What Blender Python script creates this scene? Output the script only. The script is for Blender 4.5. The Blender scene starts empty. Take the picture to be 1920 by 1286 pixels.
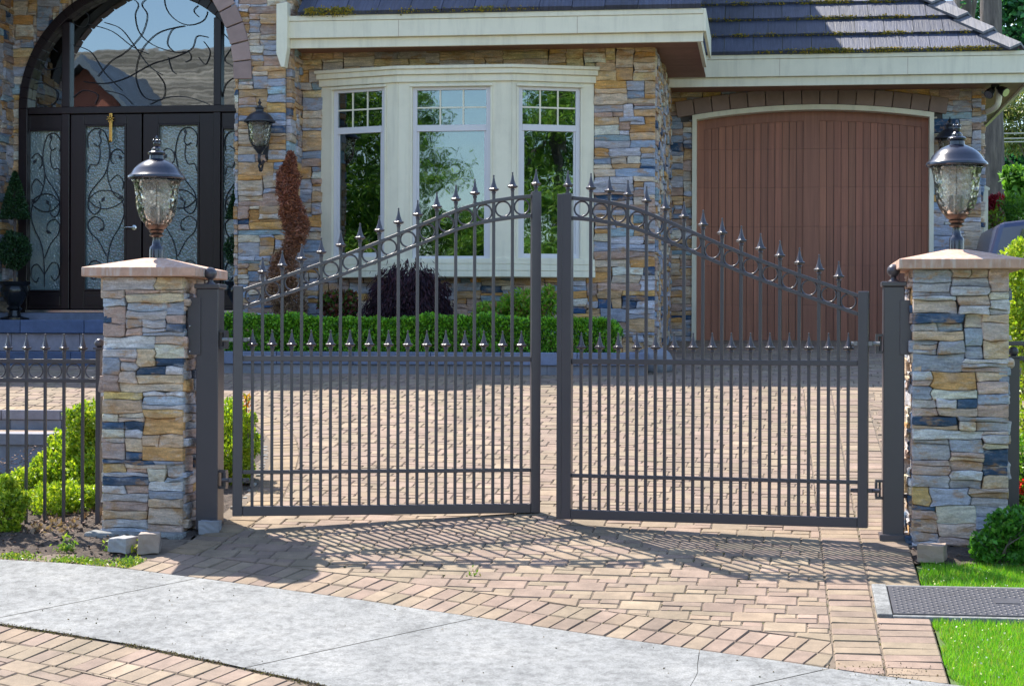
import bpy, bmesh, math, random
import numpy as np
from mathutils import Vector, Matrix

# ------------------------------------------------------------------ scene, camera, sky, sun, exposure
scene = bpy.context.scene
COL = scene.collection
R = math.radians
TH = R(7.5)                       # yaw between the gate line and the picture plane
ROLL = R(0.2)
FPX = 3600.0                      # focal length in photo pixels (photo 1920 x 1286)
S_, C_ = math.sin(TH), math.cos(TH)
CAM = Vector((-0.2 * C_ + 12 * S_, -0.2 * S_ - 12 * C_, 1.25))
FW = Vector((-S_, C_, 0.0))
RT0 = Vector((C_, S_, 0.0))
UP0 = Vector((0, 0, 1))
RT = RT0 * math.cos(ROLL) + UP0 * math.sin(ROLL)
UP = UP0 * math.cos(ROLL) - RT0 * math.sin(ROLL)

cam_data = bpy.data.cameras.new("camera")
cam_data.sensor_width = 36.0
cam_data.lens = FPX * 36.0 / 1920.0
cam_data.clip_start = 0.05
cam_data.clip_end = 2000
cam = bpy.data.objects.new("camera", cam_data)
COL.objects.link(cam)
M = Matrix((RT, UP, -FW)).transposed().to_4x4()
M.translation = CAM
cam.matrix_world = M
scene.camera = cam

SUN_EL = R(55)
SUN_DIR = Vector((-0.70, 0.71, 0)).normalized()        # horizontal direction TOWARDS the sun: behind the house, from the left
world = bpy.data.worlds.new("World")
scene.world = world
world.use_nodes = True
wn = world.node_tree
sky = wn.nodes.new("ShaderNodeTexSky")
sky.sky_type = 'NISHITA'
sky.sun_disc = False
sky.sun_elevation = SUN_EL
sky.sun_rotation = math.atan2(SUN_DIR.x, SUN_DIR.y)
sky.air_density = 1.0
sky.dust_density = 0.6
sky.ozone_density = 1.5
wn.links.new(sky.outputs[0], wn.nodes["Background"].inputs[0])
wn.nodes["Background"].inputs[1].default_value = 0.138

sun_data = bpy.data.lights.new("sun", 'SUN')
sun_data.energy = 3.9
sun_data.angle = R(0.5)
sun_data.color = (1.0, 0.93, 0.82)
sun = bpy.data.objects.new("sun", sun_data)
COL.objects.link(sun)
to_sun = (SUN_DIR * math.cos(SUN_EL) + Vector((0, 0, math.sin(SUN_EL))))
sun.rotation_euler = to_sun.to_track_quat('Z', 'Y').to_euler()

scene.view_settings.view_transform = 'Standard'
scene.view_settings.look = 'None'
scene.view_settings.exposure = 1.36
scene.view_settings.gamma = 1.0
scene.render.engine = 'CYCLES'
scene.cycles.max_bounces = 10
scene.cycles.transparent_max_bounces = 24
scene.cycles.diffuse_bounces = 4

rnd = random.Random(7)
npr = np.random.default_rng(11)

# ------------------------------------------------------------------ measuring helpers (photo pixel -> real place)
def ray(px, py):
    return (FW + RT * ((px - 960) / FPX) + UP * ((643 - py) / FPX))

def W(px, py, v):                 # on the vertical plane y = v
    d = ray(px, py)
    return CAM + d * ((v - CAM.y) / d.y)

def Dp(px, py, dep):              # at a distance along the view axis
    return CAM + ray(px, py) * dep

def Hx(px, v): return W(px, 643, v).x
def Hz(px, py, v): return W(px, py, v).z

def g(v):                         # ground height along the slope of the drive
    if v < -6.2:
        return -0.80
    if v < -4.6:
        t = (v + 6.2) / 1.6
        return -0.80 + 0.15 * 1.6 * (t * t) / 2 + 0.0
    base = 0.15 * v + 0.01
    if v < 5.6:
        return base
    if v < 7.2:
        t = v - 5.6
        return 0.85 + 0.15 * t - (0.15 - 0.058) * t * t / 3.2
    z72 = 0.85 + 0.15 * 1.6 - (0.15 - 0.058) * 1.6 * 1.6 / 3.2
    return z72 + 0.058 * (min(v, 12.5) - 7.2)

def G(px, py):                    # on the ground
    d = ray(px, py)
    t = 4.0
    for i in range(4000):
        p = CAM + d * t
        if p.z <= g(p.y):
            break
        t += 0.01
    return CAM + d * t

# ------------------------------------------------------------------ objects
def tag(o, label=None, cat=None, group=None, kind=None):
    if label: o['label'] = label
    if cat: o['category'] = cat
    if group: o['group'] = group
    if kind: o['kind'] = kind
    return o

def thing(name, loc, label, cat, group=None, rz=0.0):
    o = bpy.data.objects.new(name, None)
    o.empty_display_size = 0.2
    COL.objects.link(o)
    o.location = loc
    o.rotation_euler = (0, 0, rz)
    return tag(o, label, cat, group)

def wmat(o):
    m = Matrix.Translation(o.location) @ o.rotation_euler.to_matrix().to_4x4()
    return (wmat(o.parent) @ m) if o.parent else m

class MB:
    """collects shapes that become ONE mesh object"""
    def __init__(self):
        self.v, self.f, self.c, self.m = [], [], [], []
        self.col = (1, 1, 1)
        self.mi = 0
    def add(self, vs, fs, col=None):
        b = len(self.v)
        self.v.extend([tuple(p) for p in vs])
        for f in fs:
            self.f.append([b + i for i in f])
            self.c.append(col or self.col)
            self.m.append(self.mi)
    def box(self, x0, x1, y0, y1, z0, z1, col=None):
        vs = [(x0, y0, z0), (x1, y0, z0), (x1, y1, z0), (x0, y1, z0), (x0, y0, z1), (x1, y0, z1), (x1, y1, z1), (x0, y1, z1)]
        self.add(vs, [(3, 2, 1, 0), (4, 5, 6, 7), (0, 1, 5, 4), (1, 2, 6, 5), (2, 3, 7, 6), (3, 0, 4, 7)], col)
    def obox(self, o, a, b, c, col=None):      # corner and three edge vectors
        o, a, b, c = Vector(o), Vector(a), Vector(b), Vector(c)
        if a.cross(b).dot(c) < 0:
            o, a = o + a, -a
        vs = [o, o + a, o + a + b, o + b, o + c, o + a + c, o + a + b + c, o + b + c]
        self.add(vs, [(3, 2, 1, 0), (4, 5, 6, 7), (0, 1, 5, 4), (1, 2, 6, 5), (2, 3, 7, 6), (3, 0, 4, 7)], col)
    def prism(self, poly, off, col=None):      # closed 3d polygon swept by a vector
        n = len(poly)
        off = Vector(off)
        p = [Vector(q) for q in poly]
        nrm = Vector((0, 0, 0))
        for i in range(n):
            nrm += p[i].cross(p[(i + 1) % n])
        if nrm.dot(off) > 0:
            p = p[::-1]
        vs = p + [q + off for q in p]
        self.add(vs, [list(range(n)), list(range(2 * n - 1, n - 1, -1))] + [(i, i + n, (i + 1) % n + n, (i + 1) % n) for i in range(n)], col)
    def tube(self, pts, r, seg=6, col=None, cap=True, flat=None):
        pts = [Vector(p) for p in pts]
        n = len(pts)
        rs = r if isinstance(r, (list, tuple)) else [r] * n
        t0 = (pts[1] - pts[0]).normalized()
        ref = Vector((0, 0, 1)) if abs(t0.z) < 0.9 else Vector((1, 0, 0))
        nx = t0.cross(ref).normalized()
        vs, fs = [], []
        for i in range(n):
            if i == 0: t = (pts[1] - pts[0]).normalized()
            elif i == n - 1: t = (pts[-1] - pts[-2]).normalized()
            else:
                t = ((pts[i + 1] - pts[i]).normalized() + (pts[i] - pts[i - 1]).normalized())
                t = t.normalized() if t.length > 1e-6 else (pts[i] - pts[i - 1]).normalized()
            nx = (nx - t * nx.dot(t)).normalized()
            ny = t.cross(nx)
            for k in range(seg):
                a = 2 * math.pi * (k + 0.5) / seg
                vs.append(pts[i] + (nx * math.cos(a) + ny * math.sin(a)) * rs[i])
        for i in range(n - 1):
            for k in range(seg):
                fs.append((i * seg + k, i * seg + (k + 1) % seg, (i + 1) * seg + (k + 1) % seg, (i + 1) * seg + k))
        if cap:
            fs.append(list(range(seg))[::-1])
            fs.append([(n - 1) * seg + k for k in range(seg)])
        self.add(vs, fs, col)
    def bar(self, a, b, w, h, side=None, col=None):   # square bar from a to b
        a, b = Vector(a), Vector(b)
        t = (b - a).normalized()
        if side is None:
            side = t.cross(Vector((0, 0, 1)))
            side = side.normalized() if side.length > 1e-3 else Vector((1, 0, 0))
        side = Vector(side).normalized()
        up = side.cross(t).normalized()
        self.obox(a - side * w / 2 - up * h / 2, side * w, up * h, b - a, col)
    def lathe(self, prof, c=(0, 0, 0), seg=20, col=None, lobes=None):
        c = Vector(c)
        vs, fs = [], []
        n = len(prof)
        for (r, z) in prof:
            for k in range(seg):
                a = 2 * math.pi * k / seg
                rr = r
                if lobes: rr = r * (1 + lobes[1] * max(0, (r - lobes[2])) / max(r, 1e-6) * math.cos(lobes[0] * a))
                vs.append(c + Vector((rr * math.cos(a), rr * math.sin(a), z)))
        for i in range(n - 1):
            for k in range(seg):
                fs.append((i * seg + k, i * seg + (k + 1) % seg, (i + 1) * seg + (k + 1) % seg, (i + 1) * seg + k))
        if prof[0][0] > 1e-5: fs.append(list(range(seg))[::-1])
        if prof[-1][0] > 1e-5: fs.append([(n - 1) * seg + k for k in range(seg)])
        self.add(vs, fs, col)
    def torus(self, c, ax, ay, rad, r, seg=24, rs=6, col=None):
        c, ax, ay = Vector(c), Vector(ax), Vector(ay)
        az = ax.cross(ay)
        vs, fs = [], []
        for i in range(seg):
            a = 2 * math.pi * i / seg
            d = ax * math.cos(a) + ay * math.sin(a)
            for k in range(rs):
                b = 2 * math.pi * k / rs
                vs.append(c + d * (rad + r * math.cos(b)) + az * (r * math.sin(b)))
        for i in range(seg):
            for k in range(rs):
                fs.append((i * rs + k, ((i + 1) % seg) * rs + k, ((i + 1) % seg) * rs + (k + 1) % rs, i * rs + (k + 1) % rs))
        self.add(vs, fs, col)
    def ball(self, c, r, seg=14, rings=9, sz=1.0, col=None):
        self.lathe([(r * math.sin(math.pi * i / rings), -r * sz * math.cos(math.pi * i / rings)) for i in range(rings + 1)], c, seg, col)
    def build(self, name, mats, parent=None, smooth=False, bevel=0, local=False):
        me = bpy.data.meshes.new(name)
        vs = self.v
        if parent is not None and not local:
            inv = wmat(parent).inverted()
            vs = [inv @ Vector(p) for p in vs]
        me.from_pydata(vs, [], self.f)
        if not isinstance(mats, (list, tuple)): mats = [mats]
        for m in mats: me.materials.append(m)
        me.polygons.foreach_set("material_index", self.m)
        at = me.color_attributes.new("Col", 'FLOAT_COLOR', 'CORNER')
        cnt = np.array([len(f) for f in self.f])
        cc = np.ones((len(self.f), 4), dtype=np.float32)
        cc[:, :3] = np.array(self.c, dtype=np.float32)
        at.data.foreach_set("color", np.repeat(cc, cnt, axis=0).ravel())
        if smooth:
            me.polygons.foreach_set("use_smooth", [True] * len(me.polygons))
            if smooth != True:
                me.set_sharp_from_angle(angle=R(smooth))
        me.validate()
        me.update()
        o = bpy.data.objects.new(name, me)
        COL.objects.link(o)
        if parent is not None: o.parent = parent
        if bevel:
            b = o.modifiers.new("bevel", 'BEVEL')
            b.width = bevel; b.segments = 2; b.limit_method = 'ANGLE'; b.angle_limit = R(40)
        return o

def dup(o, parent=None):
    c = o.copy()
    COL.objects.link(c)
    if parent is not None: c.parent = parent
    return c

def leaf_object(name, pts, nrm, size, cols, mat, parent=None, aspect=0.55, jitter=0.8, fold=0.25, droop=0.0):
    """many small folded leaf faces as one mesh"""
    n = len(pts)
    pts = np.asarray(pts, dtype=np.float64)
    d = np.asarray(nrm, dtype=np.float64) + npr.normal(0, jitter, (n, 3))
    d[:, 2] -= droop
    d /= np.linalg.norm(d, axis=1, keepdims=True) + 1e-9
    q = npr.normal(0, 1, (n, 3))
    s = np.cross(d, q); s /= np.linalg.norm(s, axis=1, keepdims=True) + 1e-9
    u = np.cross(s, d)
    sz = (size * npr.uniform(0.65, 1.3, n))[:, None] if np.isscalar(size) else np.asarray(size)[:, None]
    a = pts - d * sz * 0.5
    b = pts + s * sz * aspect * 0.5 + u * sz * fold * 0.4
    c = pts + d * sz * 0.5
    e = pts - s * sz * aspect * 0.5 + u * sz * fold * 0.4
    vs = np.stack([a, b, c, e], 1).reshape(-1, 3)
    if parent is not None:
        mw = np.array(wmat(parent).inverted())
        vs = vs @ mw[:3, :3].T + mw[:3, 3]
    me = bpy.data.meshes.new(name)
    me.vertices.add(4 * n); me.loops.add(6 * n); me.polygons.add(2 * n)
    me.vertices.foreach_set("co", vs.ravel())
    base = (np.arange(n) * 4)[:, None]
    me.loops.foreach_set("vertex_index", (base + np.array([[0, 1, 2, 0, 2, 3]])).ravel())
    me.polygons.foreach_set("loop_start", np.arange(2 * n) * 3)
    me.polygons.foreach_set("loop_total", np.full(2 * n, 3))
    me.materials.append(mat)
    me.update()
    at = me.color_attributes.new("Col", 'FLOAT_COLOR', 'CORNER')
    cc = np.ones((n, 4), dtype=np.float32); cc[:, :3] = cols
    at.data.foreach_set("color", np.repeat(cc, 6, axis=0).ravel())
    o = bpy.data.objects.new(name, me)
    COL.objects.link(o)
    if parent is not None: o.parent = parent
    return o

def pick_cols(pal, n, jit=0.15):
    pal = np.array(pal)
    c = pal[npr.integers(0, len(pal), n)]
    return np.clip(c * npr.uniform(1 - jit, 1 + jit, (n, 1)), 0, 1)

def catmull0(P, n=8):
    P = [Vector(p) for p in P]; out = []
    for i in range(len(P) - 1):
        a, b, c, d = P[max(0, i - 1)], P[i], P[i + 1], P[min(len(P) - 1, i + 2)]
        for k in range(n):
            t = k / n
            out.append(0.5 * ((2 * b) + (c - a) * t + (2 * a - 5 * b + 4 * c - d) * t * t + (3 * b - a - 3 * c + d) * t ** 3))
    out.append(P[-1]); return out

# ------------------------------------------------------------------ materials
def new_mat(name):
    m = bpy.data.materials.new(name)
    m.use_nodes = True
    return m, m.node_tree.nodes, m.node_tree.links, m.node_tree.nodes["Principled BSDF"]

def mix_rgb(nt, typ, fac, a, b):
    n = nt.nodes.new("ShaderNodeMix"); n.data_type = 'RGBA'; n.blend_type = typ
    for sock, val in ((n.inputs[0], fac), (n.inputs[6], a), (n.inputs[7], b)):
        if isinstance(val, (int, float)): sock.default_value = val
        elif isinstance(val, tuple): sock.default_value = (*val[:3], 1)
        else: nt.links.new(val, sock)
    return n.outputs[2]

def noise(nt, scale, detail=4, rough=0.6, vec=None, sc3=None):
    n = nt.nodes.new("ShaderNodeTexNoise")
    n.inputs["Scale"].default_value = scale; n.inputs["Detail"].default_value = detail; n.inputs["Roughness"].default_value = rough
    if vec is None:
        tc = nt.nodes.new("ShaderNodeTexCoord"); vec = tc.outputs["Object"]
    if sc3:
        mp = nt.nodes.new("ShaderNodeMapping"); mp.inputs["Scale"].default_value = sc3
        nt.links.new(vec, mp.inputs["Vector"]); vec = mp.outputs[0]
    nt.links.new(vec, n.inputs["Vector"])
    return n.outputs[0]

def ramp(nt, src, stops):
    n = nt.nodes.new("ShaderNodeValToRGB")
    el = n.color_ramp.elements
    while len(el) < len(stops): el.new(0.5)
    for e, (p, c) in zip(el, stops):
        e.position = p
        e.color = (c, c, c, 1) if isinstance(c, (int, float)) else (*c, 1)
    nt.links.new(src, n.inputs[0])
    return n.outputs[0]

def bump(nt, h, strength, dist, bsdf):
    b = nt.nodes.new("ShaderNodeBump"); b.inputs["Strength"].default_value = strength; b.inputs["Distance"].default_value = dist
    nt.links.new(h, b.inputs["Height"]); nt.links.new(b.outputs[0], bsdf.inputs["Normal"])

def attr(nt):
    n = nt.nodes.new("ShaderNodeAttribute"); n.attribute_name = "Col"
    return n.outputs[0]

def simple(name, col, rough=0.5, metal=0.0, var=0.12, scale=6.0, bmp=0.0, bscale=80, spec=None, use_attr=False):
    m, N, L, b = new_mat(name)
    nt = m.node_tree
    n = noise(nt, scale, 6, 0.65)
    f = ramp(nt, n, [(0.25, 1 - var), (0.75, 1 + 0.0)])
    c = mix_rgb(nt, 'MULTIPLY', 1.0, col, f)
    if use_attr: c = mix_rgb(nt, 'MULTIPLY', 1.0, c, attr(nt))
    L.new(c, b.inputs["Base Color"])
    b.inputs["Roughness"].default_value = rough
    b.inputs["Metallic"].default_value = metal
    if spec is not None: b.inputs["Specular IOR Level"].default_value = spec
    if bmp: bump(nt, noise(nt, bscale, 5, 0.7), bmp, 0.004, b)
    return m

def stone_material():
    m, N, L, b = new_mat("ledge_stone"); nt = m.node_tree
    a = attr(nt)
    n1 = noise(nt, 1.0, 7, 0.72, sc3=(7, 7, 42))
    c = mix_rgb(nt, 'MULTIPLY', 1.0, a, ramp(nt, n1, [(0.33, 0.62), (0.5, 1.0), (0.67, 1.45)]))
    n4 = noise(nt, 1.0, 3, 0.5, sc3=(5, 5, 8))
    c = mix_rgb(nt, 'MIX', ramp(nt, n4, [(0.38, 0.30), (0.48, 0.0)]), c, (0.38, 0.36, 0.38))
    n2 = noise(nt, 1.0, 6, 0.65, sc3=(6.5, 6.5, 13))
    c = mix_rgb(nt, 'MIX', ramp(nt, n2, [(0.54, 0.0), (0.64, 0.65)]), c, (0.50, 0.27, 0.10))
    n3 = noise(nt, 1.0, 6, 0.7, sc3=(8, 6, 20))
    c = mix_rgb(nt, 'MIX', ramp(nt, n3, [(0.55, 0.0), (0.68, 0.5)]), c, (0.60, 0.57, 0.55))
    n5 = noise(nt, 75.0, 7, 0.9)
    c = mix_rgb(nt, 'MULTIPLY', 1.0, c, ramp(nt, n5, [(0.34, 0.68), (0.6, 1.16)]))
    L.new(c, b.inputs["Base Color"]); b.inputs["Roughness"].default_value = 0.72
    b.inputs["Specular IOR Level"].default_value = 0.35
    h = mix_rgb(nt, 'ADD', 0.6, noise(nt, 1.0, 9, 0.8, sc3=(30, 30, 90)), n1)
    bump(nt, h, 0.9, 0.013, b)
    return m

def paver_material():
    m, N, L, b = new_mat("concrete_paver"); nt = m.node_tree
    a = attr(nt)
    n1 = noise(nt, 7.0, 7, 0.7)
    c = mix_rgb(nt, 'MULTIPLY', 1.0, a, ramp(nt, n1, [(0.34, 0.76), (0.64, 1.12)]))
    n2 = noise(nt, 150.0, 3, 0.7)
    c = mix_rgb(nt, 'MULTIPLY', 1.0, c, ramp(nt, n2, [(0.3, 0.82), (0.7, 1.12)]))
    n3 = noise(nt, 0.9, 4, 0.6)
    c = mix_rgb(nt, 'MULTIPLY', 1.0, c, ramp(nt, n3, [(0.3, 0.86), (0.7, 1.06)]))
    n6 = noise(nt, 1.0, 5, 0.65, sc3=(2.0, 0.35, 1))
    c = mix_rgb(nt, 'MULTIPLY', 1.0, c, ramp(nt, n6, [(0.35, 0.84), (0.6, 1.05)]))
    L.new(c, b.inputs["Base Color"]); b.inputs["Roughness"].default_value = 0.85
    bump(nt, n2, 0.35, 0.004, b)
    return m

def concrete_material():
    m, N, L, b = new_mat("sidewalk_concrete"); nt = m.node_tree
    n1 = noise(nt, 2.2, 10, 0.72)
    c = ramp(nt, n1, [(0.28, (0.16, 0.165, 0.165)), (0.5, (0.245, 0.25, 0.248)), (0.70, (0.31, 0.31, 0.30))])
    n2 = noise(nt, 120.0, 6, 0.85)
    c = mix_rgb(nt, 'MULTIPLY', 1.0, c, ramp(nt, n2, [(0.34, 0.58), (0.6, 1.12)]))
    n4 = noise(nt, 17.0, 8, 0.78)
    c = mix_rgb(nt, 'MULTIPLY', 1.0, c, ramp(nt, n4, [(0.38, 0.66), (0.56, 1.10)]))
    n3 = noise(nt, 38.0, 7, 0.85)
    c = mix_rgb(nt, 'MIX', ramp(nt, n3, [(0.56, 0.0), (0.66, 0.5)]), c, (0.40, 0.40, 0.385))
    L.new(c, b.inputs["Base Color"]); b.inputs["Roughness"].default_value = 0.9
    bump(nt, n2, 0.45, 0.004, b)
    return m

def wood_material(name, tint, sc3, rough=0.45, contrast=0.35):
    m, N, L, b = new_mat(name); nt = m.node_tree
    n1 = noise(nt, 1.0, 6, 0.65, sc3=sc3)
    c = mix_rgb(nt, 'MULTIPLY', 1.0, tint, ramp(nt, n1, [(0.25, 1 - contrast), (0.75, 1.1)]))
    c = mix_rgb(nt, 'MULTIPLY', 1.0, c, attr(nt))
    L.new(c, b.inputs["Base Color"]); b.inputs["Roughness"].default_value = rough
    bump(nt, n1, 0.15, 0.003, b)
    return m

def leaf_material(name, trans=0.35, rough=0.45):
    m, N, L, b = new_mat(name); nt = m.node_tree
    a = attr(nt)
    L.new(a, b.inputs["Base Color"]); b.inputs["Roughness"].default_value = rough
    b.inputs["Specular IOR Level"].default_value = 0.4
    t = N.new("ShaderNodeBsdfTranslucent")
    L.new(mix_rgb(nt, 'MULTIPLY', 1.0, a, (1.5, 1.5, 0.6)), t.inputs[0])
    mx = N.new("ShaderNodeMixShader"); mx.inputs[0].default_value = trans
    L.new(b.outputs[0], mx.inputs[1]); L.new(t.outputs[0], mx.inputs[2])
    L.new(mx.outputs[0], N["Material Output"].inputs[0])
    return m

def pane_material(name, refl_ior=2.3, tint=(0.55, 0.62, 0.6), wob=0.02):
    m, N, L, b = new_mat(name); nt = m.node_tree
    N.remove(b)
    gl = N.new("ShaderNodeBsdfGlossy"); gl.inputs["Roughness"].default_value = 0.012
    gl.inputs[0].default_value = (0.85, 0.95, 1.0, 1)
    tr = N.new("ShaderNodeBsdfTransparent"); tr.inputs[0].default_value = (*tint, 1)
    fr = N.new("ShaderNodeFresnel"); fr.inputs[0].default_value = refl_ior
    bp = N.new("ShaderNodeBump"); bp.inputs["Strength"].default_value = wob; bp.inputs["Distance"].default_value = 0.02
    L.new(noise(nt, 3.0, 2, 0.5), bp.inputs["Height"]); L.new(bp.outputs[0], gl.inputs["Normal"])
    mx = N.new("ShaderNodeMixShader")
    L.new(fr.outputs[0], mx.inputs[0]); L.new(tr.outputs[0], mx.inputs[1]); L.new(gl.outputs[0], mx.inputs[2])
    L.new(mx.outputs[0], N["Material Output"].inputs[0])
    return m

def pebble_glass_material():
    m, N, L, b = new_mat("pebbled_door_glass"); nt = m.node_tree
    n1 = noise(nt, 1.6, 3, 0.5)
    c = ramp(nt, n1, [(0.35, (0.11, 0.165, 0.19)), (0.52, (0.20, 0.26, 0.265)), (0.68, (0.33, 0.37, 0.33))])  # blue grey to greenish patches put tree reflections into the glass colour
    L.new(c, b.inputs["Base Color"]); b.inputs["Roughness"].default_value = 0.12
    b.inputs["IOR"].default_value = 1.9
    vo = N.new("ShaderNodeTexVoronoi"); vo.feature = 'SMOOTH_F1'; vo.inputs["Scale"].default_value = 48
    tc = N.new("ShaderNodeTexCoord"); L.new(tc.outputs["Object"], vo.inputs["Vector"])
    bump(nt, vo.outputs[0], 0.55, 0.01, b)
    return m

def lantern_glass_material():
    m, N, L, b = new_mat("rippled_lantern_glass"); nt = m.node_tree
    N.remove(b)
    gl = N.new("ShaderNodeBsdfGlossy"); gl.inputs["Roughness"].default_value = 0.03
    rf = N.new("ShaderNodeBsdfRefraction"); rf.inputs["IOR"].default_value = 1.18; rf.inputs["Roughness"].default_value = 0.0
    rf.inputs[0].default_value = (0.96, 0.95, 0.90, 1)
    tr = N.new("ShaderNodeBsdfTransparent"); tr.inputs[0].default_value = (0.95, 0.94, 0.90, 1)
    vo = N.new("ShaderNodeTexVoronoi"); vo.feature = 'SMOOTH_F1'; vo.inputs["Scale"].default_value = 36
    tc = N.new("ShaderNodeTexCoord"); L.new(tc.outputs["Object"], vo.inputs["Vector"])
    bp = N.new("ShaderNodeBump"); bp.inputs["Strength"].default_value = 0.5; bp.inputs["Distance"].default_value = 0.02
    L.new(vo.outputs[0], bp.inputs["Height"])
    for s in (gl, rf): L.new(bp.outputs[0], s.inputs["Normal"])
    fr = N.new("ShaderNodeFresnel"); fr.inputs[0].default_value = 1.5
    m1 = N.new("ShaderNodeMixShader"); m1.inputs[0].default_value = 0.12
    L.new(tr.outputs[0], m1.inputs[1]); L.new(rf.outputs[0], m1.inputs[2])
    df = N.new("ShaderNodeBsdfTranslucent"); df.inputs[0].default_value = (0.88, 0.93, 1.0, 1)
    m3 = N.new("ShaderNodeMixShader")
    L.new(ramp(nt, vo.outputs[0], [(0.10, 0.60), (0.30, 0.12)]), m3.inputs[0])
    L.new(m1.outputs[0], m3.inputs[1]); L.new(df.outputs[0], m3.inputs[2])
    m2 = N.new("ShaderNodeMixShader")
    L.new(fr.outputs[0], m2.inputs[0]); L.new(m3.outputs[0], m2.inputs[1]); L.new(gl.outputs[0], m2.inputs[2])
    L.new(m2.outputs[0], N["Material Output"].inputs[0])
    return m

def tile_material():
    m, N, L, b = new_mat("ribbed_roof_tile"); nt = m.node_tree
    n1 = noise(nt, 1.0, 5, 0.7, sc3=(45, 2.5, 2.5))
    n2 = noise(nt, 2.0, 5, 0.6)
    c = mix_rgb(nt, 'MULTIPLY', 1.0, attr(nt), ramp(nt, n1, [(0.25, 0.55), (0.75, 1.35)]))
    c = mix_rgb(nt, 'MULTIPLY', 1.0, c, ramp(nt, n2, [(0.3, 0.75), (0.7, 1.15)]))
    L.new(c, b.inputs["Base Color"]); b.inputs["Roughness"].default_value = 0.6
    bump(nt, n1, 0.7, 0.012, b)
    return m

def soil_material():
    m, N, L, b = new_mat("bark_mulch_soil"); nt = m.node_tree
    n1 = noise(nt, 14.0, 8, 0.75)
    c = ramp(nt, n1, [(0.3, (0.035, 0.026, 0.022)), (0.55, (0.10, 0.075, 0.06)), (0.75, (0.22, 0.17, 0.13))])
    L.new(c, b.inputs["Base Color"]); b.inputs["Roughness"].default_value = 0.95
    bump(nt, noise(nt, 45.0, 6, 0.75), 1.0, 0.02, b)
    return m

def bark_material():
    m, N, L, b = new_mat("furrowed_bark"); nt = m.node_tree
    n1 = noise(nt, 1.0, 6, 0.7, sc3=(9, 9, 1.2))
    c = ramp(nt, n1, [(0.3, (0.05, 0.042, 0.045)), (0.55, (0.15, 0.12, 0.115)), (0.75, (0.27, 0.22, 0.20))])
    L.new(c, b.inputs["Base Color"]); b.inputs["Roughness"].default_value = 0.9
    bump(nt, n1, 1.0, 0.06, b)
    return m

def ground_material():
    m, N, L, b = new_mat("turf_ground"); nt = m.node_tree
    n1 = noise(nt, 0.6, 8, 0.7)
    c = ramp(nt, n1, [(0.3, (0.05, 0.09, 0.02)), (0.55, (0.09, 0.14, 0.035)), (0.75, (0.15, 0.16, 0.07))])
    L.new(c, b.inputs["Base Color"]); b.inputs["Roughness"].default_value = 0.95
    return m

M_STONE = stone_material()
M_MORTAR = simple("dark_mortar", (0.13, 0.12, 0.12), 0.95, var=0.3, bmp=0.4)
M_PAVER = paver_material()
M_JOINT = simple("joint_sand", (0.20, 0.155, 0.115), 0.95, var=0.4, scale=30, bmp=0.5)
M_CONC = concrete_material()
M_BLOCK = simple("blue_grey_block", (0.25, 0.27, 0.32), 0.85, var=0.4, scale=9, bmp=0.8, bscale=60, use_attr=True)
M_IRON = simple("satin_iron_paint", (0.070, 0.061, 0.072), 0.32, 0.0, var=0.12, bmp=0.03, spec=0.6)
def weathered(name, col, rough):
    m, N, L, b = new_mat(name); nt = m.node_tree
    c = mix_rgb(nt, 'MULTIPLY', 1.0, col, attr(nt))
    c = mix_rgb(nt, 'MULTIPLY', 1.0, c, ramp(nt, noise(nt, 1.0, 6, 0.65, sc3=(11, 11, 1.1)), [(0.30, 0.86), (0.52, 1.0)]))
    c = mix_rgb(nt, 'MULTIPLY', 1.0, c, ramp(nt, noise(nt, 2.3, 7, 0.7), [(0.30, 0.90), (0.55, 1.0)]))
    c = mix_rgb(nt, 'MIX', ramp(nt, noise(nt, 21.0, 5, 0.7), [(0.66, 0.0), (0.74, 0.30)]), c, (0.36, 0.33, 0.24))
    L.new(c, b.inputs["Base Color"]); b.inputs["Roughness"].default_value = rough
    bump(nt, noise(nt, 60.0, 4, 0.6), 0.08, 0.003, b)
    return m
M_CREAM = weathered("cream_paint", (0.83, 0.775, 0.61), 0.5)
M_SASH = simple("pale_vinyl_sash", (0.70, 0.68, 0.70), 0.4, var=0.05)
M_GARAGE = wood_material("stained_cedar", (0.40, 0.148, 0.085), (30, 30, 0.9), 0.5, 0.38)
M_DOOR = wood_material("dark_mahogany", (0.018, 0.010, 0.013), (20, 20, 1.5), 0.3, 0.3)
M_SOFFIT = wood_material("cedar_soffit", (0.30, 0.15, 0.10), (18, 18, 18), 0.6, 0.25)
M_PANE = pane_material("window_glass", 2.5, (0.5, 0.6, 0.56), 0.05)
M_TRANSOM = pane_material("transom_glass", 3.4, (0.45, 0.5, 0.5))
M_PEB = pebble_glass_material()
M_LGLASS = lantern_glass_material()
M_TILE = tile_material()
M_MOSS = leaf_material("roof_moss", 0.1, 0.9)
M_SOIL = soil_material()
M_GROUND = ground_material()
M_BARK = bark_material()
M_LEAF = leaf_material("waxy_leaf", 0.35, 0.38)
M_DRYLEAF = leaf_material("dry_leaf", 0.15, 0.8)
def cap_material():
    m, N, L, b = new_mat("sandstone_cap"); nt = m.node_tree
    c = mix_rgb(nt, 'MULTIPLY', 1.0, (0.56, 0.345, 0.25), ramp(nt, noise(nt, 9.0, 7, 0.7), [(0.3, 0.72), (0.65, 1.12)]))
    c = mix_rgb(nt, 'MIX', ramp(nt, noise(nt, 1.0, 5, 0.6, sc3=(30, 30, 5)), [(0.52, 0.0), (0.64, 0.55)]), c, (0.62, 0.55, 0.49))
    L.new(c, b.inputs["Base Color"]); b.inputs["Roughness"].default_value = 0.85
    bump(nt, noise(nt, 120.0, 5, 0.7), 0.4, 0.004, b)
    return m
M_CAP = cap_material()
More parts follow.
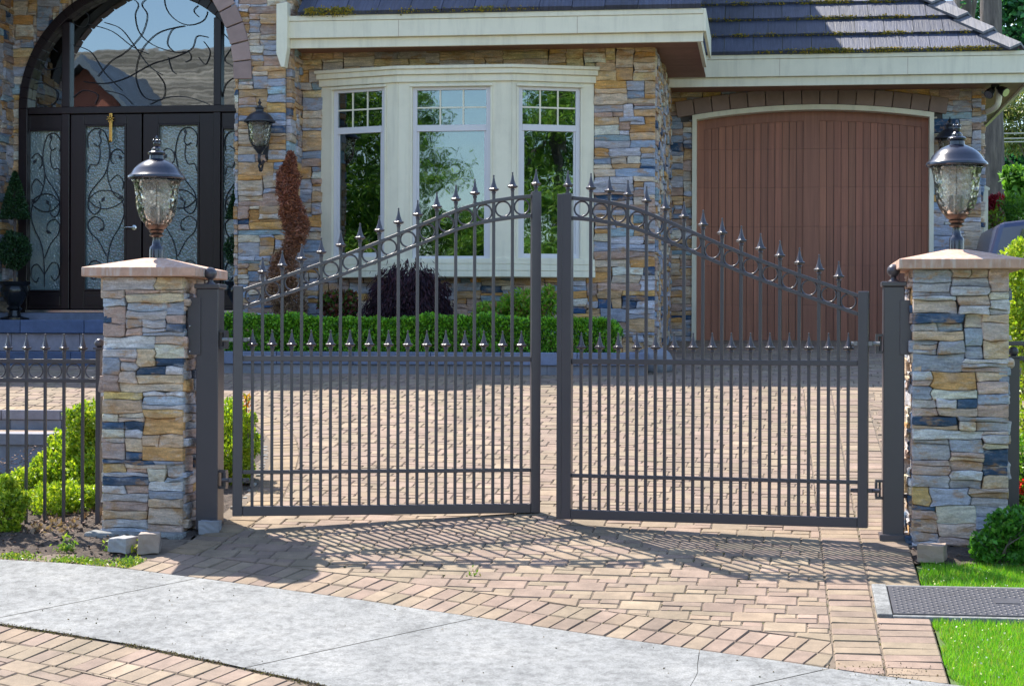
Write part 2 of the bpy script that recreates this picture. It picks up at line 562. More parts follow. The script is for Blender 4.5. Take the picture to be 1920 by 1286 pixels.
M_VOUS = simple("cast_stone_voussoir", (0.36, 0.25, 0.215), 0.85, var=0.25, scale=8, bmp=0.35, use_attr=True)
M_LAMP = simple("blue_black_enamel", (0.016, 0.018, 0.034), 0.2, 0.0, var=0.2, bmp=0.06, bscale=60, spec=0.8)
M_BRONZE = simple("aged_bronze", (0.11, 0.075, 0.06), 0.35, 0.6, var=0.3)
M_BRASS = simple("polished_brass", (0.75, 0.52, 0.14), 0.2, 1.0, var=0.1)
M_STEEL = simple("bright_steel", (0.62, 0.62, 0.62), 0.25, 1.0, var=0.1)
M_ROD = simple("dull_steel_rod", (0.26, 0.26, 0.27), 0.45, 0.5, var=0.3)
M_WROUGHT = simple("black_wrought_iron", (0.028, 0.031, 0.042), 0.4, 0.0, var=0.2)
M_URN = simple("black_glazed_urn", (0.012, 0.014, 0.018), 0.2, 0.0, var=0.2)
M_CANDLE = simple("grey_candle_sleeve", (0.22, 0.215, 0.22), 0.5, var=0.1)
M_LID = simple("dark_cast_iron_lid", (0.085, 0.085, 0.10), 0.5, 0.2, var=0.3, scale=12, bmp=0.1)
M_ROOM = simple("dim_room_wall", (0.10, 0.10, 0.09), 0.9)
M_CURTAIN = simple("grey_teal_curtain", (0.16, 0.24, 0.23), 0.9, var=0.2)
M_PLASTIC = simple("black_plastic", (0.02, 0.02, 0.022), 0.35)
M_CAR = simple("slate_blue_car_paint", (0.06, 0.075, 0.15), 0.22, 0.2, var=0.05, spec=0.8)
M_CARGLASS = simple("tinted_car_glass", (0.02, 0.025, 0.035), 0.05, 0.0, var=0.05, spec=1.0)
M_RUBBER = simple("black_rubber", (0.015, 0.015, 0.015), 0.8)
M_BRICKRED = simple("red_brick_wall", (0.30, 0.10, 0.07), 0.85, var=0.3, scale=20)
M_PLAIN = simple("light_render_wall", (0.5, 0.48, 0.44), 0.85, var=0.1)
M_CHIP = simple("mulch_chip", (0.12, 0.085, 0.065), 0.9, var=0.3, use_attr=True)
M_RUBBLE = simple("rough_tan_block", (0.42, 0.36, 0.31), 0.85, var=0.35, scale=12, bmp=0.8, bscale=70, use_attr=True)
M_ASPH = simple("street_asphalt", (0.055, 0.055, 0.058), 0.9, var=0.3, scale=20, bmp=0.4)

# ------------------------------------------------------------------ ground, drive, sidewalk
def gsheet(name, us, vs, dz, mat, keep=None, bumpy=0.0, kind='structure'):
    mb = MB()
    idx = {}
    def vid(i, j):
        if (i, j) not in idx:
            idx[(i, j)] = len(mb.v)
            mb.v.append((us[i], vs[j], g(vs[j]) - dip(us[i], vs[j]) + dz + (rnd.uniform(0, bumpy) if bumpy else 0)))
        return idx[(i, j)]
    for i in range(len(us) - 1):
        for j in range(len(vs) - 1):
            if keep and not keep((us[i] + us[i + 1]) / 2, (vs[j] + vs[j + 1]) / 2): continue
            mb.f.append([vid(i, j), vid(i + 1, j), vid(i + 1, j + 1), vid(i, j + 1)])
            mb.c.append((1, 1, 1)); mb.m.append(0)
    o = mb.build(name, mat, smooth=True)
    tag(o, kind=kind)
    return o

def sstep(a, b, x):
    t = max(0, min(1, (x - a) / (b - a))); return t * t * (3 - 2 * t)
def dip(u, v):
    return 0.42 * sstep(-2.75, -3.15, u) * sstep(1.2, 2.6, v) * (1 - sstep(4.16, 4.2, v)) if u < -2.7 and 1 < v < 4.25 else 0.0

def frange(a, b, s):
    n = int(round((b - a) / s))
    return [a + (b - a) * i / n for i in range(n + 1)]

V_FINE = [-160, -60, -30, -15, -8] + frange(-6.4, 12.6, 0.2) + [20, 40, 80, 200]
gsheet("ground", [-200, -60, -20, -10, -5, -4, -3.2, -3, -2.8, -2.6, 0, 5, 10, 20, 60, 200], V_FINE, -0.03, M_GROUND)

def xy(px, py):
    p = G(px, py); return (p.x, p.y)

up_px = [(0, 1059), (120, 1066), (236, 1077), (378, 1095), (500, 1112), (660, 1134), (780, 1152), (898, 1170), (1113, 1202), (1319, 1232), (1450, 1250), (1532, 1262), (1619, 1276), (1750, 1292)]
lo_px = [(0, 1182), (100, 1197), (250, 1222), (400, 1253), (560, 1288)]
UPL = [xy(*p) for p in up_px]
LOL = [xy(*p) for p in lo_px]
def extend(L, d0, d1):
    a, b = L[0], L[1]; k = (a[1] - b[1]) / (a[0] - b[0]) * 0.6
    c, d = L[-2], L[-1]; m = (d[1] - c[1]) / (d[0] - c[0]) * 1.05
    return [(a[0] - d0, a[1] - k * d0)] + L + [(d[0] + d1, d[1] + m * d1)]
UPL = extend(UPL, 6, 3.5); LOL = extend(LOL, 6, 5.5)
def along(L, u):
    for (a, b) in zip(L, L[1:]):
        if u <= b[0] or b is L[-1]:
            return a[1] + (b[1] - a[1]) * (u - a[0]) / (b[0] - a[0]), math.atan2(b[1] - a[1], b[0] - a[0])
def f_up(u, v):
    e, a = along(UPL, u); return (v - e) * math.cos(a)
def f_lo(u, v):
    e, a = along(LOL, u); return (e - v) * math.cos(a)

UR0, UR1, UR2 = G(1551, 1130).x, G(1634, 1130).x, G(1722, 1090).x
edge_px = [(236, 1077), (300, 1049), (352, 1026), (400, 1000), (440, 974), (476, 938), (500, 893), (511, 860), (505, 832), (482, 803), (440, 785), (380, 779), (200, 778), (-60, 778)]
EDGE = [xy(*p) for p in edge_px]
EDGE = EDGE[:-1] + [(-9.0, EDGE[-2][1])]
V_STEP = EDGE[-1][1]
DRIVE = EDGE + [(-9.0, 7.0), (Hx(412, 7.0), 7.0), (Hx(412, 6.1), 6.1), (Hx(1210, 6.3), 6.1), (Hx(1225, 8.1), 8.2), (Hx(1225, 11.3), 11.4), (6.2, 11.4), (6.2, 4.5), (UR2 + 1.2, 3.0), (UR2 + 0.75, 0.6), (UR2, 0.45), (UR2, -1.2)]
k = len(DRIVE)
DRIVE = DRIVE + [(UR2 + 0.12, along(UPL, UR2 + 0.12)[1 - 1] )] + [p for p in reversed(UPL) if EDGE[0][0] < p[0] < UR2]

def sd(poly, u, v):
    ins = False; best = 1e9
    n = len(poly)
    for i in range(n):
        ax, ay = poly[i]; bx, by = poly[(i + 1) % n]
        if (ay > v) != (by > v) and u < (bx - ax) * (v - ay) / (by - ay) + ax: ins = not ins
        dx, dy = bx - ax, by - ay
        t = max(0, min(1, ((u - ax) * dx + (v - ay) * dy) / (dx * dx + dy * dy + 1e-12)))
        best = min(best, math.hypot(u - ax - t * dx, v - ay - t * dy))
    return best if ins else -best

def clip(poly, f):
    vals = [f(*p) for p in poly]
    if all(x > 0 for x in vals): return poly
    if all(x <= 0 for x in vals): return []
    out = []
    n = len(poly)
    for i in range(n):
        a, b, fa, fb = poly[i], poly[(i + 1) % n], vals[i], vals[(i + 1) % n]
        if fa > 0: out.append(a)
        if (fa > 0) != (fb > 0):
            t = fa / (fa - fb)
            out.append((a[0] + (b[0] - a[0]) * t, a[1] + (b[1] - a[1]) * t))
    return out

PAL_PAVER = [(0.274, 0.200, 0.138), (0.271, 0.194, 0.149), (0.264, 0.204, 0.138), (0.265, 0.187, 0.143), (0.280, 0.211, 0.147), (0.276, 0.198, 0.152), (0.248, 0.182, 0.137), (0.293, 0.222, 0.154)]
PAL_WARM = [(0.298, 0.214, 0.129), (0.278, 0.201, 0.129), (0.269, 0.192, 0.140), (0.307, 0.223, 0.137)]
JOINTS = []
def paver(mb, poly, top=0.032, pal=PAL_PAVER):
    if len(poly) < 3: return
    ar = 0
    for (a, b) in zip(poly, poly[1:] + poly[:1]): ar += a[0] * b[1] - a[1] * b[0]
    if abs(ar) < 0.0006: return
    if ar < 0: poly = poly[::-1]
    cx = sum(p[0] for p in poly) / len(poly); cy = sum(p[1] for p in poly) / len(poly)
    dz = rnd.uniform(-0.002, 0.003); sx, sy = rnd.uniform(-0.015, 0.015), rnd.uniform(-0.015, 0.015)
    def zz(p): return g(p[1]) + top + dz + sx * (p[0] - cx) + sy * (p[1] - cy)
    n = len(poly); vs = []
    for p, q in zip(poly, poly[1:] + poly[:1]):
        if p[1] < 1.5 or rnd.random() < 0.15:
            for _ in range(3):
                if rnd.random() < 0.55:
                    t = rnd.random(); JOINTS.append((p[0] + (q[0] - p[0]) * t, p[1] + (q[1] - p[1]) * t))
    for p in poly: vs.append((p[0], p[1], g(p[1]) - 0.005))
    for p in poly: vs.append((p[0], p[1], zz(p) - 0.007))
    for p in poly:
        d = math.hypot(p[0] - cx, p[1] - cy); s = max(0, 1 - 0.008 / max(d, 0.02))
        q = (cx + (p[0] - cx) * s, cy + (p[1] - cy) * s)
        vs.append((q[0], q[1], zz(q)))
    fs = [[2 * n + i for i in range(n)]]
    for i in range(n):
        j = (i + 1) % n
        fs.append((i, j, n + j, n + i)); fs.append((n + i, n + j, 2 * n + j, 2 * n + i))
    c = rnd.choice(pal); k = rnd.uniform(0.92, 1.08)
    if rnd.random() < 0.06: k *= 1.2
    mb.add(vs, fs, tuple(min(x * k, 0.75) for x in c))

def field(mb, u0, u1, v0, v1, f, rot=0.0, a=0.113, b=0.082, gap=0.0024):
    ca, sa = math.cos(rot), math.sin(rot)
    def put(x0, y0, w, h):
        q = [(x0 + gap, y0 + gap), (x0 + w - gap, y0 + gap), (x0 + w - gap, y0 + h - gap), (x0 + gap, y0 + h - gap)]
        q = [(x * ca - y * sa, x * sa + y * ca) for x, y in q]
        for fn in (f if isinstance(f, (list, tuple)) else [f]): q = clip(q, fn) if q else q
        if q: paver(mb, q)
    y, row = v0, 0
    while y < v1:
        x = u0 - (row * 1.5 % 4) * a
        kflip = row % 2
        while x < u1:
            put(x, y, 2 * a, 2 * b); x += 2 * a
            if kflip:
                put(x, y, 2 * a, b); put(x, y + b, a, b); put(x + a, y + b, a, b)
            else:
                put(x, y, a, b); put(x + a, y, a, b); put(x, y + b, 2 * a, b)
            x += 2 * a; kflip = 1 - kflip
        y += 2 * b; row += 1

def band(mb, L, r0, r1, step, side, f=None, pal=PAL_PAVER, gap=0.003):
    seg = []; s = 0
    for p, q in zip(L, L[1:]):
        l = math.hypot(q[0] - p[0], q[1] - p[1]); seg.append((s, s + l, p, q)); s += l
    def at(t):
        for a, b, p, q in seg:
            if t <= b or b == seg[-1][1]:
                k = (t - a) / (b - a)
                return (p[0] + (q[0] - p[0]) * k, p[1] + (q[1] - p[1]) * k), ((q[0] - p[0]) / (b - a), (q[1] - p[1]) / (b - a))
    def pt(t, r):
        (x, y), _ = at(t)
        _, t0 = at(max(0, t - 0.12)); _, t1 = at(min(s, t + 0.12))
        tx, ty = t0[0] + t1[0], t0[1] + t1[1]; l = math.hypot(tx, ty); tx /= l; ty /= l
        return (x - ty * side * r, y + tx * side * r)
    t = 0.0
    while t < s - 0.02:
        e = min(s, t + step)
        q = [pt(t + gap, r0 + gap), pt(e - gap, r0 + gap), pt(e - gap, r1 - gap), pt(t + gap, r1 - gap)]
        paver(mb, clip(q, f) if f else q, pal=pal)
        t = e

mb = MB()
f_1 = lambda u, v: sd(DRIVE, u, v) - (0.215 if v < 5.4 and (v > 0.5 or u < 0) and u < UR2 - 0.05 else 0.0)
f_2 = lambda u, v: f_up(u, v) - 0.425 if u < UR2 else 1.0
f_3 = lambda u, v: 1.0 if v > 5.4 else (UR0 - 0.004 - u if u < UR2 - 0.05 else min(u - UR2 - 0.004, v - 0.47))
f_field = [f_1, f_2, f_3]
field(mb, -9.2, 6.4, -3.8, 11.6, f_field, rot=R(-1.8))
ub = [p for p in UPL if EDGE[0][0] - 0.2 < p[0] < UR0 + 0.6]
f_b = lambda u, v: min(UR0 - 0.004 - u, sd(DRIVE, u, v))
band(mb, ub, 0.008, 0.21, 0.108, 1, f_b)
band(mb, ub, 0.215, 0.42, 0.108, 1, f_b)
for (a, b) in ((UR0, UR1), (UR1, UR2)):
    v = -3.9
    while v < 5.3:
        q = [(a + 0.004, v + 0.003), (b - 0.004, v + 0.003), (b - 0.004, v + 0.102), (a + 0.004, v + 0.102)]
        paver(mb, clip(q, lambda u, w: f_up(u, w) - 0.006))
        v += 0.105
f_e = lambda u, v: f_up(u, v) - 0.43
band(mb, EDGE, 0.0, 0.21, 0.105, -1, f_e, PAL_WARM)
# lower street pavers beyond the sidewalk
lb = [(p[0], p[1]) for p in LOL if -6 < p[0] < 4]
f_s = lambda u, v: f_lo(u, v) - 0.44
field(mb, -6, 4.0, -7.0, -1.2, f_s, rot=R(-26))
band(mb, lb, 0.014, 0.225, 0.108, -1)
band(mb, lb, 0.23, 0.435, 0.108, -1)
tag(mb.build("driveway_paving", M_PAVER), kind='structure')
def in_pave(u, v):
    return sd(DRIVE, u, v) > -0.02 or (UR0 - 0.05 < u < UR2 and -4 < v < 5.4) or f_lo(u, v) > -0.05 or f_up(u, v) < 0.02
us_j, vs_j = frange(-9.2, 6.6, 0.2), frange(-7.0, 11.4, 0.2)
gsheet("joint_sand_bed", us_j, vs_j, 0.0255, M_JOINT, keep=lambda u, v: (sd(DRIVE, u, v) > -0.12 and (u < UR2 - 0.08 or v > 0.55)) or (UR0 - 0.1 < u < UR2 - 0.1 and -4 < v < 5.4) or (UR2 - 0.2 < u < UR2 + 0.8 and 0.6 < v < 5.4) or (f_up(u, v) < (0.12 if u < UR2 - 0.1 else -0.06) and u < 5))

# sidewalk slabs, cut by tooled joints and a crack
def line_f(p, q):
    dx, dy = q[0] - p[0], q[1] - p[1]; l = math.hypot(dx, dy)
    return lambda u, v: ((u - p[0]) * dy - (v - p[1]) * dx) / l
j1 = line_f(xy(0, 1170), xy(372, 1095)); j2 = line_f(xy(490, 1258), xy(898, 1170))
ck = [xy(1312, 1231), xy(1306, 1243), xy(1318, 1250), xy(1304, 1262), xy(1309, 1275), xy(1300, 1290)]
def crack_f(u, v):
    p = ck
    for a, b in zip(p, p[1:]):
        if v >= b[1] or b is p[-1]:
            return u - (a[0] + (b[0] - a[0]) * (v - a[1]) / (b[1] - a[1]))
j4 = line_f(xy(1450, 1290), xy(1560, 1266))
mb = MB()
slabs = [(None, j1), (j1, j2), (j2, crack_f), (crack_f, j4), (j4, None)]
us = frange(-8.8, 3.6, 0.05)
for k, (fa, fb) in enumerate(slabs):
    tone = rnd.uniform(0.93, 1.05)
    for a, b in zip(us, us[1:]):
        q0 = [(a, along(LOL, a)[0] + 0.004), (b, along(LOL, b)[0] + 0.004), (b, along(UPL, b)[0] - 0.006), (a, along(UPL, a)[0] - 0.006)]
        n = 14
        for i in range(n):
            lerp = lambda p, q, t: (p[0] + (q[0] - p[0]) * t, p[1] + (q[1] - p[1]) * t)
            q = [lerp(q0[0], q0[3], i / n), lerp(q0[1], q0[2], i / n), lerp(q0[1], q0[2], (i + 1) / n), lerp(q0[0], q0[3], (i + 1) / n)]
            if fa: q = clip(q, lambda u, v: fa(u, v) - (0.0015 if fa is crack_f else 0.004))
            if q and fb: q = clip(q, lambda u, v: -fb(u, v) - (0.0015 if fb is crack_f else 0.004))
            if len(q) > 2: mb.add([(x, y, g(y) + 0.036) for x, y in q], [list(range(len(q)))], (tone, tone, tone))
tag(mb.build("sidewalk", M_CONC), kind='structure')

# planting beds
V_LAWN = G(1800, 1066).y
def in_lawn(u, v):
    return u > UR2 + 0.02 and v < V_LAWN and f_up(u, v) > 0.03

us_b = frange(-6.0, EDGE[8][0] + 0.4, 0.05); vs_b = frange(-2.2, V_STEP + 0.0, 0.05)
gsheet("left_planting_soil", us_b, vs_b, 0.0, M_SOIL, keep=lambda u, v: not in_pave(u, v), bumpy=0.03)
us_b = frange(UR2, 6.5, 0.06); vs_b = frange(V_LAWN - 0.3, 4.0, 0.06)
gsheet("right_planting_soil", us_b, vs_b, 0.004, M_SOIL, keep=lambda u, v: not in_pave(u, v) and not in_lawn(u, v), bumpy=0.03)
M_TURF = M_GROUND
gsheet("lawn_ground", frange(UR2 + 0.01, 6.5, 0.25), frange(-4.6, V_LAWN, 0.1), 0.012, M_GROUND, keep=lambda u, v: f_up(u, v) > 0.05)
gsheet("street", [-60, -20, -8, 0, 8, 20, 60], [-60, -30, -15, -8, -6.9], 0.0, M_ASPH)
# pale edging that curves round the bed behind the gate
mb = MB()
pts = [xy(*p) for p in [(452, 962), (476, 935), (499, 892), (510, 861), (504, 833), (481, 805)]]
kp = catmull0([(p[0], p[1], 0) for p in pts], 5)
for p, q in zip(kp, kp[1:]):
    if rnd.random() < 0.12: continue
    d = q - p; nrm = Vector((-d.y, d.x, 0)).normalized()
    k = rnd.uniform(0.6, 1.25); w = rnd.uniform(0.03, 0.055)
    mb.obox(Vector((p.x, p.y, g(p.y) - 0.02)) + nrm * rnd.uniform(0.02, 0.035), d * rnd.uniform(0.8, 0.98), nrm * w, Vector((rnd.uniform(-.006, .006), 0, rnd.uniform(0.045, 0.065))), (k, k, k))
tag(mb.build("kerb_edging", simple("pale_edging", (0.42, 0.41, 0.38), 0.85, var=0.45, scale=15, bmp=0.6, use_attr=True), bevel=0.008), kind='structure')

# loose mulch chips
mb = MB()
for i in range(5200):
    if rnd.random() < 0.75:
        u, v = rnd.uniform(-4.4, EDGE[8][0]), rnd.uniform(-2.0, 2.6)
    else:
        u, v = rnd.uniform(UR2, UR2 + 2.0), rnd.uniform(V_LAWN, 1.5)
    if in_pave(u, v) or in_lawn(u, v): continue
    a = rnd.uniform(0, 6.28); l = rnd.uniform(0.008, 0.03); w = l * rnd.uniform(0.25, 0.6); t = rnd.uniform(-0.4, 0.4)
    d = Vector((math.cos(a), math.sin(a), t)) * l; s = Vector((-math.sin(a), math.cos(a), rnd.uniform(-0.3, 0.3))) * w
    k = rnd.uniform(0.5, 2.6)
    o = Vector((u, v, g(v) + rnd.uniform(0.012, 0.035)))
    mb.obox(o, d, s, Vector((0, 0, 0.004)), (k, k * rnd.uniform(0.85, 1.0), k * rnd.uniform(0.75, 1.0)))
tag(mb.build("mulch_chips", M_CHIP), "scattered bark mulch chips over the planting soil", "mulch", kind='stuff')

# ------------------------------------------------------------------ ledge stone walling
PAL_STONE = [(0.476, 0.470, 0.499)] * 3 + [(0.626, 0.592, 0.592)] * 4 + [(0.394, 0.429, 0.510)] * 3 + [(0.742, 0.580, 0.464)] * 4 + [(0.696, 0.499, 0.336)] * 2 + [(0.742, 0.429, 0.174)] * 2 + [(0.052, 0.099, 0.174)] * 2 + [(0.580, 0.418, 0.348)] * 3 + [(0.418, 0.476, 0.545)]
PAL_WALL = [(0.370, 0.395, 0.481)] * 3 + [(0.510, 0.497, 0.548)] * 4 + [(0.272, 0.335, 0.445)] * 2 + [(0.638, 0.501, 0.373)] * 4 + [(0.611, 0.386, 0.205)] * 4 + [(0.644, 0.332, 0.111)] * 2 + [(0.035, 0.085, 0.176)] + [(0.474, 0.312, 0.243)] * 4 + [(0.300, 0.412, 0.473)] + [(0.694, 0.582, 0.494)] * 2
PAL_TAN = [(0.699, 0.475, 0.252)] * 3 + [(0.600, 0.429, 0.274)] * 3 + [(0.739, 0.413, 0.137)] * 2 + [(0.561, 0.475, 0.406)] * 2 + [(0.449, 0.397, 0.380)] + [(0.782, 0.644, 0.507)]
def stones(mb, org, ux, nrm, w, h, mask=None, cw=0.037, ch=0.027, pal=PAL_WALL, hs=(1, 2, 2, 2, 3, 3, 3, 4, 5), ws=(3, 12), proud=0.045, tan_above=None, ragged=0.0):
    """irregular coursed stones, each a chamfered rough block with its own colour"""
    org, ux, nrm = Vector(org), Vector(ux).normalized(), Vector(nrm).normalized()
    uz = Vector((0, 0, 1))
    nx, nz = max(1, int(w / cw)), max(1, int(h / ch))
    cw, ch = w / nx, h / nz
    occ = np.zeros((nz, nx), dtype=bool)
    JX = npr.uniform(-0.34, 0.34, (nz + 1, nx + 1)) * cw; JZ = npr.uniform(-0.30, 0.30, (nz + 1, nx + 1)) * ch
    JX[:, 0] = 0; JX[:, -1] = 0; JZ[0] = 0; JZ[-1] = 0
    if mask is not None:
        for j in range(nz):
            for i in range(nx):
                if mask((i + 0.5) * cw, (j + 0.5) * ch): occ[j, i] = True
    for j in range(nz):
        i = 0
        while i < nx:
            if occ[j, i]: i += 1; continue
            run = 0
            while i + run < nx and not occ[j, i + run]: run += 1
            hh = rnd.choice(hs)
            ww = rnd.randint(*ws)
            if hh >= 4: ww = min(ww, rnd.randint(4, 9))
            if hh == 1: ww = max(ww, 4)
            if run - ww < 3: ww = run if run <= ws[1] + 2 else run // 2
            hh = min(hh, nz - j)
            for k in range(1, hh):
                if occ[j + k, i:i + ww].any(): hh = k; break
            if nz - (j + hh) == 1: hh = min(hh + 1, nz - j)
            occ[j:j + hh, i:i + ww] = True
            x0, x1, z0, z1 = i * cw, (i + ww) * cw, j * ch, (j + hh) * ch
            gp = 0.0014
            outl = []
            def node(ii, jj):
                return (ii * cw + JX[jj, ii], jj * ch + JZ[jj, ii])
            per = [(q, j) for q in range(i, i + ww)] + [(i + ww, q) for q in range(j, j + hh)] + [(q, j + hh) for q in range(i + ww, i, -1)] + [(i, q) for q in range(j + hh, j, -1)]
            corner = {(i, j), (i + ww, j), (i + ww, j + hh), (i, j + hh)}
            raw = []
            for (ii, jj) in per:
                if (ii, jj) in corner: raw.append((node(ii, jj), True))
                elif (ii * 7 + jj * 3) % 3 == 0: raw.append((node(ii, jj), False))
            mx_, mz_ = sum(p[0][0] for p in raw) / len(raw), sum(p[0][1] for p in raw) / len(raw)
            cut = min(0.009, 0.18 * (z1 - z0))
            for q in range(len(raw)):
                p_, isc = raw[q]
                if isc:
                    for o_ in (raw[q - 1][0], raw[(q + 1) % len(raw)][0]):
                        l = math.hypot(o_[0] - p_[0], o_[1] - p_[1]); s = min(cut * rnd.uniform(0.25, 1.0), l * 0.4)
                        outl.append((p_[0] + (o_[0] - p_[0]) / l * s, p_[1] + (o_[1] - p_[1]) / l * s))
                else: outl.append(p_)
            hw_, hh_ = (x1 - x0) / 2, (z1 - z0) / 2
            outl = [(x + gp * (-1 if x > mx_ else 1) * min(1, abs(x - mx_) / hw_), z + gp * (-1 if z > mz_ else 1) * min(1, abs(z - mz_) / hh_)) for x, z in outl]
            n = len(outl)
            cx, cz = mx_, mz_
            pr = proud + rnd.uniform(-0.016, 0.016)
            if rnd.random() < ragged: pr += 0.02
            tx, tz = rnd.uniform(-0.05, 0.05), rnd.uniform(-0.10, 0.10)
            def P3(x, z, d): return org + ux * x + uz * z + nrm * d
            vs = [P3(x, z, -0.01) for x, z in outl]
            vs += [P3(x, z, pr - 0.008) for x, z in outl]
            for x, z in outl:
                l = math.hypot(x - cx, z - cz); s = max(0.3, 1 - 0.0065 / l)
                x, z = cx + (x - cx) * s, cz + (z - cz) * s
                vs.append(P3(x, z, pr + tx * (x - cx) + tz * (z - cz) + rnd.uniform(-0.004, 0.004)))
            vs.append(P3(cx + rnd.uniform(-.2, .2) * (x1 - x0), cz, pr + rnd.uniform(0.0, 0.01)))
            fs = []
            for q in range(n):
                r = (q + 1) % n
                fs += [(q, r, n + r, n + q), (n + q, n + r, 2 * n + r, 2 * n + q), (2 * n + q, 2 * n + r, 3 * n)]
            if ux.cross(uz).dot(nrm) < 0: fs = [f[::-1] for f in fs]
            p = pal
            if tan_above is not None and (org.z + cz) > tan_above + rnd.uniform(-0.12, 0.12): p = PAL_TAN
            c = rnd.choice(p); kk = rnd.uniform(0.78, 1.22)
            mb.add(vs, fs, tuple(min(0.7, q * kk) for q in c))
            i += ww

# ------------------------------------------------------------------ gate pillars, caps, lanterns
def make_pillar(px0, px1, dep, label):
    a, b = Dp(px0, 643, dep), Dp(px1, 643, dep)
    w = (b - a).length
    v0 = -0.03
    x0 = a.x; x1 = x0 + w * 1.0
    dpt = 0.54
    zb = g(v0) - 0.06
    zt = Dp((px0 + px1) / 2, 505 if px0 > 900 else 519, dep).z
    root = thing("stone_pillar", ((x0 + x1) / 2, v0 + dpt / 2, g(v0)), label, "pillar")
    mb = MB()
    ins = 0.045
    mb.box(x0 + ins, x1 - ins, v0 + ins, v0 + dpt - ins, zb, zt - 0.01)
    mb.build("masonry_core", M_MORTAR, root)
    mb = MB()
    kw = dict(pal=PAL_STONE, hs=(1, 1, 2, 2, 2, 2, 3, 4), ws=(3, 9), ch=0.027, cw=0.038, ragged=0.15)
    h = zt - zb
    stones(mb, (x0, v0 + ins, zb), (1, 0, 0), (0, -1, 0), w, h, **kw)
    stones(mb, (x1, v0 + dpt - ins, zb), (-1, 0, 0), (0, 1, 0), w, h, **kw)
    stones(mb, (x1 - ins, v0 + 0.012, zb), (0, 1, 0), (1, 0, 0), dpt - 0.024, h, **kw)
    stones(mb, (x0 + ins, v0 + dpt - 0.012, zb), (0, -1, 0), (-1, 0, 0), dpt - 0.024, h, **kw)
    mb.build("stonework", M_STONE, root)
    cx, cy = (x0 + x1) / 2, v0 + dpt / 2
    cw2 = 0.375
    mb = MB()
    z0, z1, z2 = zt, zt + 0.058, zt + 0.058 + 0.072
    c = [(cx - cw2, cy - cw2), (cx + cw2, cy - cw2), (cx + cw2, cy + cw2), (cx - cw2, cy + cw2)]
    vs = [(x, y, z0) for x, y in c] + [(x, y, z1) for x, y in c]
    t = [(cx - .06, cy - .06), (cx + .06, cy - .06), (cx + .06, cy + .06), (cx - .06, cy + .06)]
    vs += [(x, y, z2) for x, y in t]
    mb.add(vs, [(3, 2, 1, 0), (0, 1, 5, 4), (1, 2, 6, 5), (2, 3, 7, 6), (3, 0, 4, 7), (4, 5, 9, 8), (5, 6, 10, 9), (6, 7, 11, 10), (7, 4, 8, 11), (8, 9, 10, 11)])
    mb.build("capstone", M_CAP, root, bevel=0.006)
    mb = MB()
    if px0 < 900:
        mb.box(x0 - 0.09, x1 + 0.03, v0 - 0.10, v0 + dpt, zb - 0.1, g(v0) + 0.03)
        mb.build("concrete_footing", M_CONC, root, bevel=0.02)
    return cx, cy, z2

PL = make_pillar(188, 345, 12.3, "left stone gate pillar beside the short fence, with two loose blocks at its foot")
PR = make_pillar(1711, 1888, 11.66, "right stone gate pillar standing beside the lawn and metal lid")

